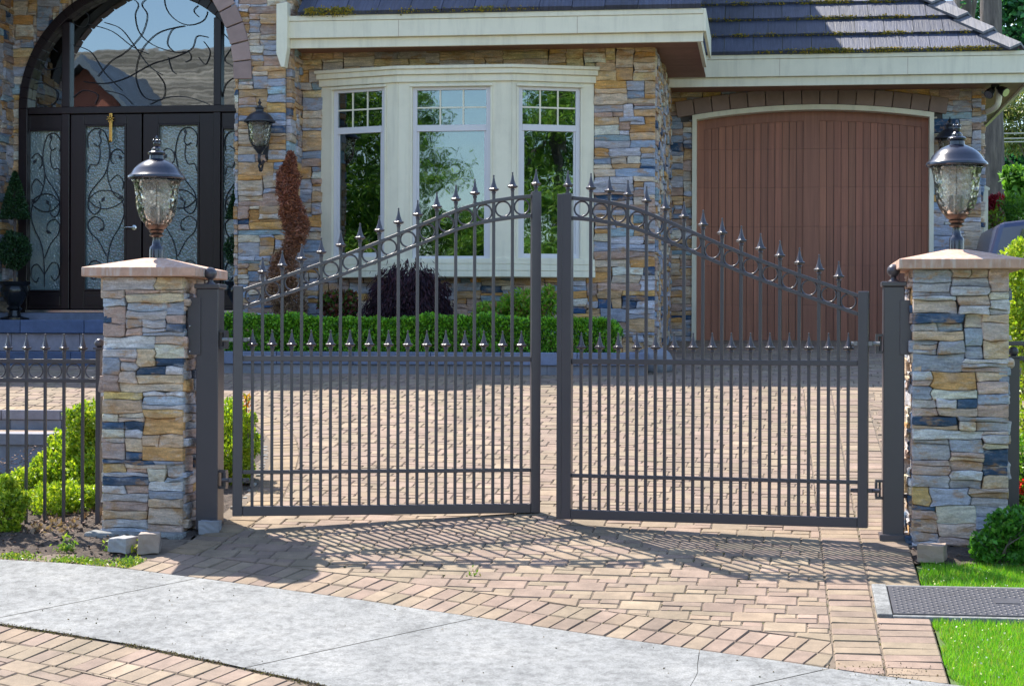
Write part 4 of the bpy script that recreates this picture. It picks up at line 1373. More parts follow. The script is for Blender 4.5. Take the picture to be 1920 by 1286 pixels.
for i in range(3):
    bay_layer(mb, 0.028 - 0.004 * i, zs[i] + 0.004, zs[i + 1])
bay_layer(mb, 0.010, zs[0], zs[3] - 0.002)
mb.build("sill_apron", M_CREAM, bay, bevel=0.005)

def facet(A, B, pl, pr, yt, ym0, ym1, yb, gl_up, gl_lo, mun):
    t = (B - A).normalized(); nrm = Vector((t.y, -t.x, 0)); L = (B - A).length
    def on(px, py):
        d = ray(px, py); k = (A - CAM).dot(nrm) / d.dot(nrm)
        p = CAM + d * k
        return (p - A).dot(t), p.z
    def bx(mb, s0, s1, z0, z1, d0, d1, col=None):   # depth outward from facet plane
        mb.obox(A + t * s0 + nrm * d0 + Vector((0, 0, z0)), t * (s1 - s0), nrm * (d1 - d0), Vector((0, 0, z1 - z0)), col)
    mid = (yt + yb) / 2
    s0, _ = on(pl, mid); s1, _ = on(pr, mid)
    pm = (pl + pr) / 2
    z1 = on(pm, yt)[1]; z0 = on(pm, yb)[1]; zm1, zm0 = on(pm, ym0)[1], on(pm, ym1)[1]
    zt_, zb_ = bz_top - 0.165, zs[3]
    mb = MB()
    bx(mb, 0.001, s0, zb_, zt_, -0.06, 0.0); bx(mb, s1, L - 0.001, zb_, zt_, -0.06, 0.0)
    bx(mb, s0, s1, z1, zt_, -0.06, -0.001); bx(mb, s0, s1, zb_, z0, -0.06, -0.001)
    bx(mb, s0 - 0.025, s1 + 0.025, z1 + 0.002, z1 + 0.028, 0.0, 0.03)
    bx(mb, s0 - 0.022, s0 - 0.001, z0, z1, 0.0, 0.012); bx(mb, s1 + 0.001, s1 + 0.022, z0, z1, 0.0, 0.012)
    bx(mb, s0 - 0.02, s1 + 0.02, z0 - 0.03, z0 - 0.002, 0.0, 0.022)
    mb.build("casing", M_CREAM, bay, bevel=0.003)
    f = 0.045
    mb = MB()
    bx(mb, s0, s0 + f, z0, z1, -0.05, -0.018); bx(mb, s1 - f, s1, z0, z1, -0.05, -0.018)
    bx(mb, s0 + f, s1 - f, z1 - f * 0.7, z1, -0.05, -0.018); bx(mb, s0 + f, s1 - f, z0, z0 + f, -0.05, -0.018)
    bx(mb, s0 + f, s1 - f, zm0, zm1, -0.05, -0.014)
    sd_ = 0.022
    bx(mb, s0 + f, s0 + f + sd_, z0 + f, zm0, -0.05, -0.03); bx(mb, s1 - f - sd_, s1 - f, z0 + f, zm0, -0.05, -0.03)
    mb.build("sash_frame", M_SASH, bay, bevel=0.003)
    mb = MB(); bx(mb, s0 + f, s1 - f, zm1, z1 - f * 0.7, -0.046, -0.040)
    mb.build("upper_pane", M_PANE, bay)
    mb = MB(); bx(mb, s0 + f + sd_, s1 - f - sd_, z0 + f, zm0, -0.046, -0.040)
    mb.build("lower_pane", M_PANE, bay)
    mb = MB(); m = 0.008
    a, b, c, d = s0 + f, s1 - f, zm1, z1 - f * 0.7
    for k in (1, 2):
        x = a + (b - a) * k / 3; bx(mb, x - m, x + m, c, d, -0.039, -0.030)
    zc = (c + d) / 2; bx(mb, a, b, zc - m, zc + m, -0.038, -0.031)
    mb.build("muntin_grid", M_CREAM, bay)
facet(BP[0], BP[1], 624, 721, 167, 238, 250, 482, None, None, None)
facet(BP[1], BP[2], 773, 919, 163, 234, 246, 488, None, None, None)
facet(BP[2], BP[3], 972, 1088, 164, 234, 246, 484, None, None, None)
mb = MB()
rx0, rx1 = Hx(560, VB), Hx(1160, VB); rz0, rz1 = wz0 - 0.35, wz1 + 0.1
mb.box(rx0, rx1, 12.0, 12.1, rz0, rz1); mb.box(rx0 - 0.1, rx0, VB + 0.2, 12, rz0, rz1); mb.box(rx1, rx1 + 0.1, VB + 0.2, 12, rz0, rz1)
mb.box(rx0, rx1, VB + 0.2, 12, rz0 - 0.1, rz0); mb.box(rx0, rx1, VB + 0.2, 12, rz1, rz1 + 0.1)
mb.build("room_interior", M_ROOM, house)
mb = MB()
xs = frange(Hx(628, VB), Hx(690, VB), 0.02)
for i in range(len(xs) - 1):
    w0, w1 = 0.03 * math.sin(i * 1.1), 0.03 * math.sin((i + 1) * 1.1)
    mb.prism([(xs[i], VB + 0.12 + w0, wz0), (xs[i + 1], VB + 0.12 + w1, wz0), (xs[i + 1], VB + 0.12 + w1, wz1), (xs[i], VB + 0.12 + w0, wz1)], (0, 0.004, 0))
mb.build("curtain", M_CURTAIN, house)

# --- garage wall
gx0, gx1 = Hx(1222, VG), Hx(1838, VG)
gzb, gzt = g(VG) - 0.1, Hz(1500, 130, VG)
gm_x, gm_z = Hx(1521, VG), Hz(1521, 199, VG)
gl, gr = Hx(1297, VG), Hx(1749, VG)
kk = (gm_z - Hz(1298, 219, VG)) / (gl - gm_x) ** 2
def garc(x): return gm_z - kk * (x - gm_x) ** 2
mb = MB()
stones(mb, (gx0, VG, gzb), (1, 0, 0), (0, -1, 0), gx1 - gx0, gzt - gzb, mask=lambda x, z: (gl + 0.01 < gx0 + x < gr - 0.01 and gzb + z < garc(gx0 + x) - 0.02) or (Hx(1274, VG) < gx0 + x < Hx(1768, VG) and garc(gx0 + x) - 0.05 < gzb + z < garc(gx0 + x) + 0.17), tan_above=Hz(1500, 185, VG), pal=PAL_WALL)
stones(mb, (gx1, VG + 0.01, gzb), (0, 1, 0), (1, 0, 0), 2.0, gzt - gzb)
mb.build("garage_stonework", M_STONE, house)
mb = MB()
mb.box(gx0, gl + 0.02, VG, VG + 0.3, gzb, gzt); mb.box(gr - 0.02, gx1, VG, VG + 0.3, gzb, gzt)
m = 20
for i in range(m):
    a, b = gl + (gr - gl) * i / m, gl + (gr - gl) * (i + 1) / m
    mb.prism([(a, VG + 0.001, garc(a)), (b, VG + 0.001, garc(b)), (b, VG + 0.001, gzt), (a, VG + 0.001, gzt)], (0, 0.3, 0))
mb.box(gx1 - 0.2, gx1, VG + 0.3, 17, gzb, gzt)
mb.build("garage_core", M_MORTAR, house)
mb = MB()
va, vb = Hx(1269, VG), Hx(1772, VG); nb = 15
for i in range(nb):
    a, b = va + (vb - va) * i / nb + 0.004, va + (vb - va) * (i + 1) / nb - 0.004
    def rp(x, r):
        s = -2 * kk * (x - gm_x); nrm = Vector((-s, 1)).normalized()
        return (x + nrm.x * r, VG + 0.1, garc(x) + nrm.y * r)
    k = rnd.uniform(0.75, 1.0)
    mb.prism([rp(a, 0.012), rp(b, 0.012), rp(b, 0.20), rp(a, 0.20)], (0, -0.17 - rnd.uniform(0, .008), 0), (k, k, k))
mb.build("garage_voussoirs", M_VOUS, house, bevel=0.008)
tw = 0.052
mb = MB()
mb.box(gl, gl + tw, VG - 0.075, VG + 0.16, gzb, garc(gl + tw) - 0.01); mb.box(gr - tw, gr, VG - 0.075, VG + 0.16, gzb, garc(gr - tw) - 0.01)
m = 28
for i in range(m):
    a, b = gl + (gr - gl) * i / m, gl + (gr - gl) * (i + 1) / m
    mb.prism([(a, VG - 0.076, garc(a) - tw), (b, VG - 0.076, garc(b) - tw), (b, VG - 0.076, garc(b) + 0.008), (a, VG - 0.076, garc(a) + 0.008)], (0, 0.236, 0))
mb.build("garage_door_trim", M_CREAM, house)
vd = VG + 0.12
mb = MB()
gi0, gi1 = gl + tw, gr - tw
zsec = [g(VG) + 0.02] + [Hz(1500, y, vd) for y in (572, 498, 425, 352, 280)] + [9]
def door_strip(xa, xb, zcut, dy, col):
    for z0, z1 in zip(zsec, zsec[1:]):
        t0, t1 = zcut(xa), zcut(xb)
        za = z0 + 0.002
        k = rnd.uniform(0.96, 1.04) * {0: 1.02, 1: 1.0, 2: 1.0, 3: 1.03, 4: 1.0, 5: 0.96}[zsec.index(z0)]
        c = tuple(q * k for q in col)
        mb.prism([(xa, vd + dy, za), (xb, vd + dy, za), (xb, vd + dy, min(z1, t1)), (xa, vd + dy, min(z1, t0))], (0, 0.04, 0), c)
in0, in1, in2, in3 = Hx(1320, vd), Hx(1505, vd), Hx(1535, vd), Hx(1727, vd)
top = lambda x: garc(x) - tw + 0.01
ztr = lambda x: garc(x) - tw - 0.115
door_strip(gi0 - 0.01, in0, top, -0.014, (0.95, 0.95, 0.95)); door_strip(in3, gi1 + 0.01, top, -0.014, (0.95, 0.95, 0.95)); door_strip(in1, in2, top, -0.014, (0.92, 0.95, 0.97))
for (a, b) in ((in0, in1), (in2, in3)):
    n = 14
    for i in range(n):
        xa, xb = a + (b - a) * i / n, a + (b - a) * (i + 1) / n
        k = rnd.uniform(0.86, 1.1)
        door_strip(xa + 0.003, xb - 0.003, ztr, 0.0, (k, k * rnd.uniform(0.97, 1.03), k))
        mb.prism([(xa, vd - 0.014, ztr(xa)), (xb, vd - 0.014, ztr(xb)), (xb, vd - 0.014, top(xb)), (xa, vd - 0.014, top(xa))], (0, 0.05, 0), (0.8, 0.8, 0.8))
gd = mb.build("garage_door", M_GARAGE, house)
mb = MB(); mb.box(gi0, gi1, vd + 0.03, vd + 0.06, gzb, gm_z)
mb.build("door_backing", M_MORTAR, gd)

# --- eaves, gutters, soffits
def eave(xa, xb, v, pys, pref, ret, name):
    zt, zl, zg, zbm = [Hz(pref, y, v) for y in pys]
    mb = MB()
    mb.box(xa, xb, v - 0.012, v + 0.14, zl, zt)
    mb.box(xa, xb, v, v + 0.14, zg, zl - 0.002)
    mb.box(xa, xb, v + 0.05, v + 0.09, zbm, zg - 0.002)
    if ret:   # right end, running back
        mb.box(xb + 0.0005, xb + 0.03, v + 0.001, v + ret, zg, zt); mb.box(xb - 0.06, xb - 0.02, v + 0.0905, v + ret, zbm, zg - 0.002)
    return mb.build(name, M_CREAM, house, bevel=0.004), zt, zbm
ex0, ex1 = Hx(537, V_EAVE), Hx(1316, V_EAVE)
_, ez_t, ez_b = eave(ex0, ex1, V_EAVE, (24, 34, 66, 84), 900, 1.9, "front_gutter")
gex1 = Hx(1938, V_GEAVE)
_, gz_t, gz_b = eave(Hx(1228, V_GEAVE), gex1, V_GEAVE, (101, 109, 142, 159), 1560, 6.0, "garage_gutter")
for gx_, gv_, ga_, gb_ in ((Hx(745, V_EAVE), V_EAVE, 66, 35), (Hx(1080, V_EAVE), V_EAVE, 66, 35), (Hx(1460, V_GEAVE), V_GEAVE, 141, 110), (Hx(1700, V_GEAVE), V_GEAVE, 141, 110)):
    mb = MB(); mb.box(gx_, gx_ + 0.003, gv_ - 0.0015, gv_ + 0.01, Hz(900 if gv_ == V_EAVE else 1560, ga_, gv_), Hz(900 if gv_ == V_EAVE else 1560, gb_, gv_))
    mb.build("gutter_seam", M_SOFFIT, house)
mb = MB()
def soffit(xa, xb, va, vb, z, along_x=True):
    w = 0.085
    v = va
    while v < vb:
        k = rnd.uniform(0.85, 1.12); e = min(vb, v + w)
        mb.box(xa, xb, v + 0.002, e - 0.002, z, z + 0.02, (k, k, k)); v = e
soffit(ex0, Hx(1222, VB) - 0.0, V_EAVE + 0.09, VB, ez_b + 0.03)
soffit(Hx(1222, VB) + 0.002, ex1 - 0.06, V_EAVE + 0.09, 10.4, ez_b + 0.03)
soffit(gx0, gx1, V_GEAVE + 0.09, VG, gz_b + 0.03)
soffit(gx1 + 0.002, gex1 - 0.06, V_GEAVE + 0.09, 16.4, gz_b + 0.03)
mb.build("wood_soffit", M_SOFFIT, house)
a0, a1 = Hx(516, 7.42), Hx(536.5, 7.42)
zA, zB, zC = Hz(525, 4, 7.42), Hz(525, 100, 7.42), Hz(525, 126, 7.42)
mb = MB()
mb.prism([(a0, 7.42, zA - 0.02), (a1, 7.42, zA), (a1, 7.42, zB + 0.05), (a1 - 0.03, 7.42, zC), (a0 + 0.05, 7.42, zC - 0.0), (a0, 7.42, zB)][::-1], (0, 0.14, 0))
mb.build("rake_board", M_CREAM, house, bevel=0.004)

# --- tiled roofs
def roof(name, v0, z0, xl, xr, n, e=0.365, tone=(0.058, 0.068, 0.112)):
    mb = MB()
    cp, sp = math.cos(PITCH), math.sin(PITCH)
    nrm = Vector((0, -sp, cp)); dn = Vector((0, cp, sp))
    for i in range(n):
        s0, s1 = i * e, (i + 1) * e
        o = Vector((0, v0 + s0 * cp, z0 + s0 * sp))
        lift = 0.045
        xa, xb = xl(s0), xr(s0)
        x = xa - (0.0 if i % 2 else 0.17)
        while x < xb:
            x2 = x + 0.335; lo, hi = max(x + 0.003, xa), min(x2 - 0.003, xb)
            if hi - lo > 0.03:
                k = rnd.uniform(0.8, 1.2); c = tuple(t * k for t in tone)
                hi1 = min(hi, xr(s1) + 0.02)
                dz = rnd.uniform(-0.006, 0.006)
                a = [o + Vector((lo, 0, 0)), o + Vector((hi, 0, 0)), o + Vector((max(hi1, lo), 0, 0)) + dn * (e + 0.03), o + Vector((min(lo, hi1), 0, 0)) + dn * (e + 0.03)]
                b = [a[0] + nrm * (lift + dz), a[1] + nrm * (lift + dz), a[2] + nrm * 0.012, a[3] + nrm * 0.012]
                mb.add(a + b, [(3, 2, 1, 0), (4, 5, 6, 7), (0, 1, 5, 4), (1, 2, 6, 5), (2, 3, 7, 6), (3, 0, 4, 7)], c)
            x = x2
    return mb.build(name, M_TILE, house)
cp, sp = math.cos(PITCH), math.sin(PITCH)
def fr_right(s):
    d = s * cp
    if d < 3.2: return ex1 - 0.02
    return ex1 - 0.02 - (d - 3.2) * 0.33 - 0.30 * sstep(3.2, 4.6, d)
roof("front_roof", V_EAVE - 0.03, ez_t + 0.0, lambda s: ex0 + 0.12 - 2.0 * 0, fr_right, 8)
hipx = Hx(1905, V_GEAVE)
roof("garage_roof", V_GEAVE - 0.03, gz_t + 0.0, lambda s: Hx(1228, VG), lambda s: hipx - s * cp, 14)
# the slope that falls away to the right, the back of both roofs and the gable end
mb = MB()
top_s = 14 * 0.365
rdg = Vector((hipx - top_s * cp, V_GEAVE + top_s * cp, gz_t + top_s * sp))
mb.add([(hipx, V_GEAVE, gz_t), (hipx, V_GEAVE + 2 * top_s * cp, gz_t), rdg], [(0, 1, 2)], (0.13, 0.13, 0.15))
mb.add([rdg, (hipx, V_GEAVE + 2 * top_s * cp, gz_t), (Hx(1228, VG), V_GEAVE + 2 * top_s * cp, gz_t), (Hx(1228, VG), rdg.y, rdg.z)], [(0, 1, 2, 3)], (0.13, 0.13, 0.15))
mb.build("rear_roof_slopes", M_TILE, house)
# upper storey above and behind the eaves (out of the picture, but it throws the shade on the roofs and the drive)
mb = MB()
ux0 = ax0 + 0.3
mb.box(ux0, ex1 - 0.55, 9.6, 16.5, 4.4, 7.7); mb.box(ax0 + 0.05, ax0 + 0.25, VD + 0.01, 16.5, 0.8, 7.69)
mb.box(ex1 - 0.5, ex1 + 0.75, 9.5, 10.6, 5.95, 7.7)
mb.build("upper_storey_wall", M_PLAIN, house)
mb = MB()
mb.box(ux0 - 0.5, ex1 - 0.10, 9.0, 17.0, 7.72, 7.92)
mb.box(ex1 - 0.099, ex1 + 1.25, 9.0, 10.9, 7.72, 7.92)
mb.build("upper_eaves", M_CREAM, house)
mb = MB()
zz = 7.93
mb.add([(ux0 - .5, 9.0, zz), (ex1 - .1, 9.0, zz), (ex1 - .1, 17, zz), (ux0 - .5, 17, zz), (ux0 + 3.5, 13, zz + 1.7), (ex1 - 4.1, 13, zz + 1.7)], [(0, 1, 5, 4), (1, 2, 5), (2, 3, 4, 5), (3, 0, 4)], (0.13, 0.13, 0.15))
mb.build("upper_roof", M_TILE, house)
mb = MB()     # hip caps, lapped
hd = Vector((-cp, cp, sp)).normalized(); hl_ = Vector((-cp, cp, sp)).length
side_f = Vector((-1, 0, 0)); side_r = Vector((0, 1, 0))
hn = Vector((sp, -sp, 2 * cp * 0.5)).normalized()
for i in range(12):
    s0 = i * 0.44 - 0.06
    o = Vector((hipx, V_GEAVE - 0.03, gz_t + 0.03)) + hd * s0
    up0, up1 = Vector((0, 0, 0.085)), Vector((0, 0, 0.03))
    e = hd * 0.50
    for sd_v, dz in ((Vector((-0.19, 0, -0.0)), 0), (Vector((0, 0.19, 0)), 0)):
        nf = Vector((0, -sp, cp)) if sd_v.x else Vector((sp, 0, cp))
        dwn = Vector((-0.20, -0.05 * 0, 0)) if sd_v.x else Vector((0, 0.20, 0))
        # wing lies in the roof plane, perpendicular to the hip
        wv = nf.cross(hd).normalized()
        if (wv.x > 0) == bool(sd_v.x): wv = -wv
        wv = wv * 0.17
        t = Vector((0, 0, 0.028))
        vs = [o + up0, o + e + up1, o + e + up1 + wv, o + up0 + wv]
        vs = [v - t for v in vs] + vs
        k = rnd.uniform(0.9, 1.2)
        fcs = [(3, 2, 1, 0), (4, 5, 6, 7), (0, 1, 5, 4), (1, 2, 6, 5), (2, 3, 7, 6), (3, 0, 4, 7)]
        mb.add(vs, fcs, (0.15 * k, 0.15 * k, 0.17 * k))
mb.build("hip_caps", M_TILE, house)
# moss along the lower edges of the tiles
pts = []
def mossline(v0, z0, xa, xb, s, n, dens=lambda x: 1, top=0.05, spread=0.018):
    for i in range(n):
        c = rnd.uniform(xa, xb)
        if rnd.random() > dens(c): continue
        r = rnd.uniform(0.01, 0.05)
        for k in range(rnd.randint(6, 22)):
            pts.append((c + rnd.gauss(0, r), v0 + s * cp + rnd.gauss(0.0, spread * 0.5) - 0.012, z0 + s * sp + top * 0.6 + rnd.gauss(0, spread * 0.6)))
clump = lambda x: 0.25 + 0.75 * max(0, math.sin(x * 5.3) * math.sin(x * 2.1 + 1)) ** 0.6 if math.sin(x * 5.3) * math.sin(x * 2.1 + 1) > 0 else 0.2
mossline(V_GEAVE - 0.03, gz_t, Hx(1420, V_GEAVE), Hx(1880, V_GEAVE), 0.0, 900, clump)
for i, (a, b) in enumerate(((1310, 1820), (1300, 1760), (1290, 1700), (1290, 1640))):
    mossline(V_GEAVE - 0.03, gz_t, Hx(a, V_GEAVE), Hx(b, V_GEAVE), 0.365 * (i + 1), 420, clump)
mossline(V_EAVE - 0.03, ez_t, Hx(575, V_EAVE), Hx(660, V_EAVE), 0.0, 120, lambda x: 0.9, 0.06, 0.03)
mossline(V_EAVE - 0.03, ez_t, Hx(680, V_EAVE), Hx(1000, V_EAVE), 0.0, 160, clump)
pts = np.array(pts)
leaf_object("moss", pts, np.tile([0, -0.3, 1.0], (len(pts), 1)), 0.022, pick_cols([(0.22, 0.20, 0.03), (0.30, 0.24, 0.03), (0.14, 0.15, 0.03), (0.38, 0.26, 0.03)], len(pts)), M_MOSS, house, aspect=0.8).__setitem__("kind", "stuff")
# downpipe elbow under the right soffit
mb = MB()
P = [W(1873, 160, 11.0), W(1872, 192, 11.0), W(1862, 205, 11.15), W(1844, 214, 11.5), W(1840, 226, 11.6)]
mb.tube(catmull(P, 5), 0.035, 10)
mb.build("downpipe", M_CREAM, house, smooth=True)

# ------------------------------------------------------------------ lamps and small things on the house
def make_wall_lamp(px, py_top, v, sc, label):
    y = v - 0.21
    p = W(px, py_top, y)
    o = Vector((p.x, y, p.z - 0.806 * sc))
    root = thing("wall_lantern", (o.x, v, o.z + 0.3 * sc), label, "lantern", "lanterns on the house walls")
    def S(q): return [(r * sc, z * sc) for r, z in q]
    mb = MB()
    mb.lathe(S([(0.160, 0.520), (0.184, 0.516), (0.190, 0.524), (0.188, 0.536), (0.166, 0.556), (0.150, 0.582), (0.126, 0.608), (0.096, 0.628), (0.066, 0.642), (0.048, 0.650), (0.046, 0.672), (0.058, 0.690), (0.034, 0.704), (0.034, 0.716), (0.010, 0.726), (0.024, 0.758), (0.007, 0.778), (0.010, 0.788), (0.0, 0.806)]), o, 28)
    mb.build("domed_cover", M_WROUGHT, root, smooth=35)
    mb = MB()
    outer = S(GLASS_PROF); inner = [(r - 0.005, z + (0.005 if i == 0 else 0)) for i, (r, z) in enumerate(outer)]
    mb.lathe(outer + inner[::-1] + [outer[0]], o, 32)
    mb.build("glass_globe", M_LGLASS, root, smooth=True)
    mb = MB(); mb.lathe(S([(0.0, 0.13), (0.02, 0.14), (0.034, 0.16), (0.05, 0.18), (0.074, 0.212), (0.076, 0.22), (0.06, 0.222)]), o, 20)
    mb.build("cup", M_WROUGHT, root, smooth=40)
    mb = MB()
    for k in (0, 2.1, 4.2):
        mb.lathe(S([(0.015, 0.222), (0.015, 0.32), (0.01, 0.325)]), o + Vector((math.cos(k), math.sin(k), 0)) * 0.032 * sc, 8)
    mb.build("candle_sleeves", M_CANDLE, root)
    mb = MB()
    q = lambda d, z: o + Vector((0, d, z * sc))
    mb.tube(catmull([q(0.25, 0.30), q(0.22, 0.16), q(0.14, 0.05), q(0.03, 0.03), q(-0.02, 0.08), q(0, 0.14)], 6), 0.014 * sc + 0.004, 8)
    mb.tube(catmull([q(0.14, 0.05), q(0.10, -0.02), q(0.03, -0.04), q(-0.02, -0.01), q(0.0, 0.02)], 6), 0.011, 8)
    mb.tube(catmull([q(0.24, 0.30), q(0.20, 0.42), q(0.17, 0.52)], 6), 0.012, 8)
    mb.ball(q(0.05, -0.045), 0.022, 10, 7)
    mb.build("scroll_arm", M_WROUGHT, root, smooth=50)
    mb = MB(); mb.prism([(o.x + 0.055 * sc * math.cos(a) * 1.2, v - 0.052, o.z + sc * 0.27 + 0.19 * sc * math.sin(a)) for a in [k * math.pi / 8 for k in range(16)]], (0, 0.05, 0))
    mb.build("backplate", M_WROUGHT, root, bevel=0.006)
make_wall_lamp(487, 185, VC, 0.86, "black globe wall lantern on the stone column beside the entrance arch")
make_wall_lamp(1781, 219, VG, 0.92, "black globe wall lantern on the stone strip right of the garage door")

p = W(1866, 166, 10.95)
fl = thing("security_floodlight", (p.x, p.y, gz_b + 0.03), "black twin head security floodlight under the garage eave corner", "floodlight")
mb = MB(); mb.lathe([(0.05, -0.03), (0.05, 0.0)], (p.x, p.y, gz_b + 0.028), 12)
mb.build("mount", M_PLASTIC, fl)
for dx, dz in ((-0.045, -0.10), (0.055, -0.075)):
    mb = MB()
    a = Vector((p.x + dx * 0.4, p.y, gz_b + 0.0)); d = Vector((dx * 1.6, -0.10, dz)).normalized()
    mb.tube([a, a + d * 0.04, a + d * 0.06, a + d * 0.14, a + d * 0.15], [0.02, 0.025, 0.045, 0.058, 0.058], 14)
    h = mb.build("lamp_head", M_PLASTIC, fl, smooth=40)
    mb = MB(); mb.tube([a + d * 0.150, a + d * 0.156], 0.05, 14)
    mb.build("lens", M_STEEL, h)

p0, p1 = W(207.5, 209, yd - 0.06), W(207, 266, yd - 0.06)
orn = thing("brass_door_ornament", (p0.x, yd - 0.06, p0.z), "polished brass strap with a cross boss hanging on the left front door", "ornament")
mb = MB(); mb.box(p0.x - 0.018, p0.x + 0.018, yd - 0.062, yd - 0.056, p1.z, p0.z)
mb.build("strap", M_BRASS, orn, bevel=0.002)
mb = MB(); zc = p0.z - 0.085
for k in range(8):
    a = k * math.pi / 4 + 0.2
    mb.tube([(p0.x, yd - 0.066, zc), (p0.x + 0.045 * math.cos(a), yd - 0.066, zc + 0.045 * math.sin(a))], 0.006, 6)
mb.ball((p0.x, yd - 0.068, zc), 0.016, 10, 7)
mb.build("cross_boss", M_BRASS, orn, smooth=50)
mb = MB(); mb.tube(catmull([(p1.x, yd - 0.06, p1.z + 0.01), (p1.x - 0.01, yd - 0.075, p1.z - 0.01), (p1.x - 0.012, yd - 0.09, p1.z + 0.01)], 5), 0.008, 6)
mb.build("hook", M_BRASS, orn, smooth=50)

pp = W(1843, 352, 11.55)
cp_ = thing("cream_side_post", (pp.x, pp.y, g(11.5)), "cream square post with ledged cap at the corner of the garage", "post")
mb = MB(); mb.box(pp.x - 0.02, pp.x + 0.055, 11.5, 11.62, g(11.5) - 0.05, pp.z - 0.03)
mb.build("shaft", M_CREAM, cp_)
mb = MB(); mb.prism([(pp.x - 0.03, 11.49, pp.z - 0.03), (pp.x + 0.075, 11.49, pp.z - 0.03), (pp.x + 0.075, 11.49, pp.z - 0.01), (pp.x + 0.02, 11.49, pp.z + 0.02), (pp.x - 0.03, 11.49, pp.z + 0.02)], (0, 0.14, 0))
mb.build("cap", M_CREAM, cp_)

# ------------------------------------------------------------------ side fences
def make_fence(xa, xb, v, zr, zrb, zbot, step, x_first, label, loc_z, post=None):
    root = thing("iron_fence", ((xa + xb) / 2, v, loc_z), label, "fence")
    for z, h in ((zr, 0.028), (zrb, 0.028), (zbot, 0.03)):
        mb = MB(); mb.box(xa, xb, v - 0.015, v + 0.015, z - h / 2, z + h / 2)
        mb.build("rail", M_IRON, root, bevel=0.003)
    x = x_first
    while x < xb - 0.02:
        if x > xa + 0.02:
            mb = MB(); mb.box(x - 0.0095, x + 0.0095, v - 0.0095, v + 0.0095, zbot, zr + 0.055)
            p = mb.build("picket", M_IRON, root, bevel=0.002)
            q = spear(p, (x - root.location.x, 0, zr + 0.055 - root.location.z))
        xm = x + step / 2
        if xa + 0.04 < xm < xb - 0.04:
            mb = MB(); mb.torus((xm, v, (zr + zrb) / 2), (1, 0, 0), (0, 0, 1), (zr - zrb) / 2 - 0.017, 0.0055, 26, 6)
            mb.build("ring", M_IRON, root, smooth=True)
        x += step
    if post:
        pxa, pxb, zt = post
        mb = MB(); mb.box(pxa, pxb, v - 0.03, v + 0.03, loc_z, zt); mb.build("fence_post", M_IRON, root, bevel=0.004)
        mb = MB(); mb.box(pxa - .012, pxb + .012, v - 0.042, v + 0.042, zt, zt + 0.012); mb.ball(((pxa + pxb) / 2, v, zt + 0.04), 0.032, 14, 9)
        mb.build("post_cap", M_IRON, root, smooth=40)
    return root
VF = 0.22
st = Hx(50, VF) - Hx(15, VF)
make_fence(Hx(-560, VF), Hx(189, VF), VF, Hz(90, 677, VF), Hz(90, 713, VF), Hz(90, 994, VF), st, Hx(15, VF) - 16 * st, "short iron fence left of the left pillar with a row of rings", g(VF), post=(Hx(182, VF), Hx(191, VF), Hz(187, 655, VF)))
make_fence(Hx(1884, 0.5), Hx(2250, 0.5), 0.5, Hz(1900, 644, 0.5), Hz(1900, 672, 0.5), Hz(1900, 980, 0.5), st, Hx(1930, 0.5), "iron fence right of the right pillar, mostly its end post", g(0.5), post=(Hx(1889, 0.5), Hx(1911, 0.5), Hz(1900, 671, 0.5)))

# ------------------------------------------------------------------ planter, loose blocks, metal lid
VP_ = 6.1
zc1, zc0 = Hz(800, 660, VP_), Hz(800, 684, VP_)
xa, xb = Hx(405, VP_), Hx(1214, VP_)
pl = thing("planter_wall", ((xa + xb) / 2, VP_, g(VP_)), "low blue grey block planter wall in front of the bay window", "planter wall")
mb = MB(); block_run(mb, xa, xb, VP_ - 0.03, VP_ + 0.28, zc0, zc1, 0.72, (0.8, 0.9, 1.15))
mb.box(xb - 0.3, xb, VP_ + 0.282, VB - 0.06, zc0, zc1, (0.8, 0.9, 1.1))
mb.build("coping", M_BLOCK, pl, bevel=0.008)
mb = MB(); block_run(mb, xa + 0.02, xb - 0.02, VP_, VP_ + 0.25, g(VP_) - 0.15, zc0 - 0.002, 0.45, (1.15, 1.1, 1.1))
mb.box(xb - 0.28, xb - 0.02, VP_ + 0.252, VB - 0.06, g(VP_) - 0.15, zc0 - 0.002)
mb.build("block_course", M_BLOCK, pl, bevel=0.008)
mb = MB(); mb.box(xa, xb - 0.3, VP_ + 0.26, VB - 0.05, g(VP_) - 0.1, zc1 - 0.05)
mb.build("planter_soil", M_SOIL, pl)
p = W(1213, 655, 6.2)
mb = MB(); mb.ball((p.x + 0.05, 6.45, g(6.45) + 0.11), 0.2, 16, 10, 0.75)
for i, v in enumerate(mb.v): mb.v[i] = (v[0] + rnd.uniform(-.015, .015), v[1] + rnd.uniform(-.015, .015), v[2] + rnd.uniform(-.015, .015))
tag(mb.build("boulder", M_BLOCK, smooth=60), "rounded blue grey boulder at the right end of the planter wall", "boulder")

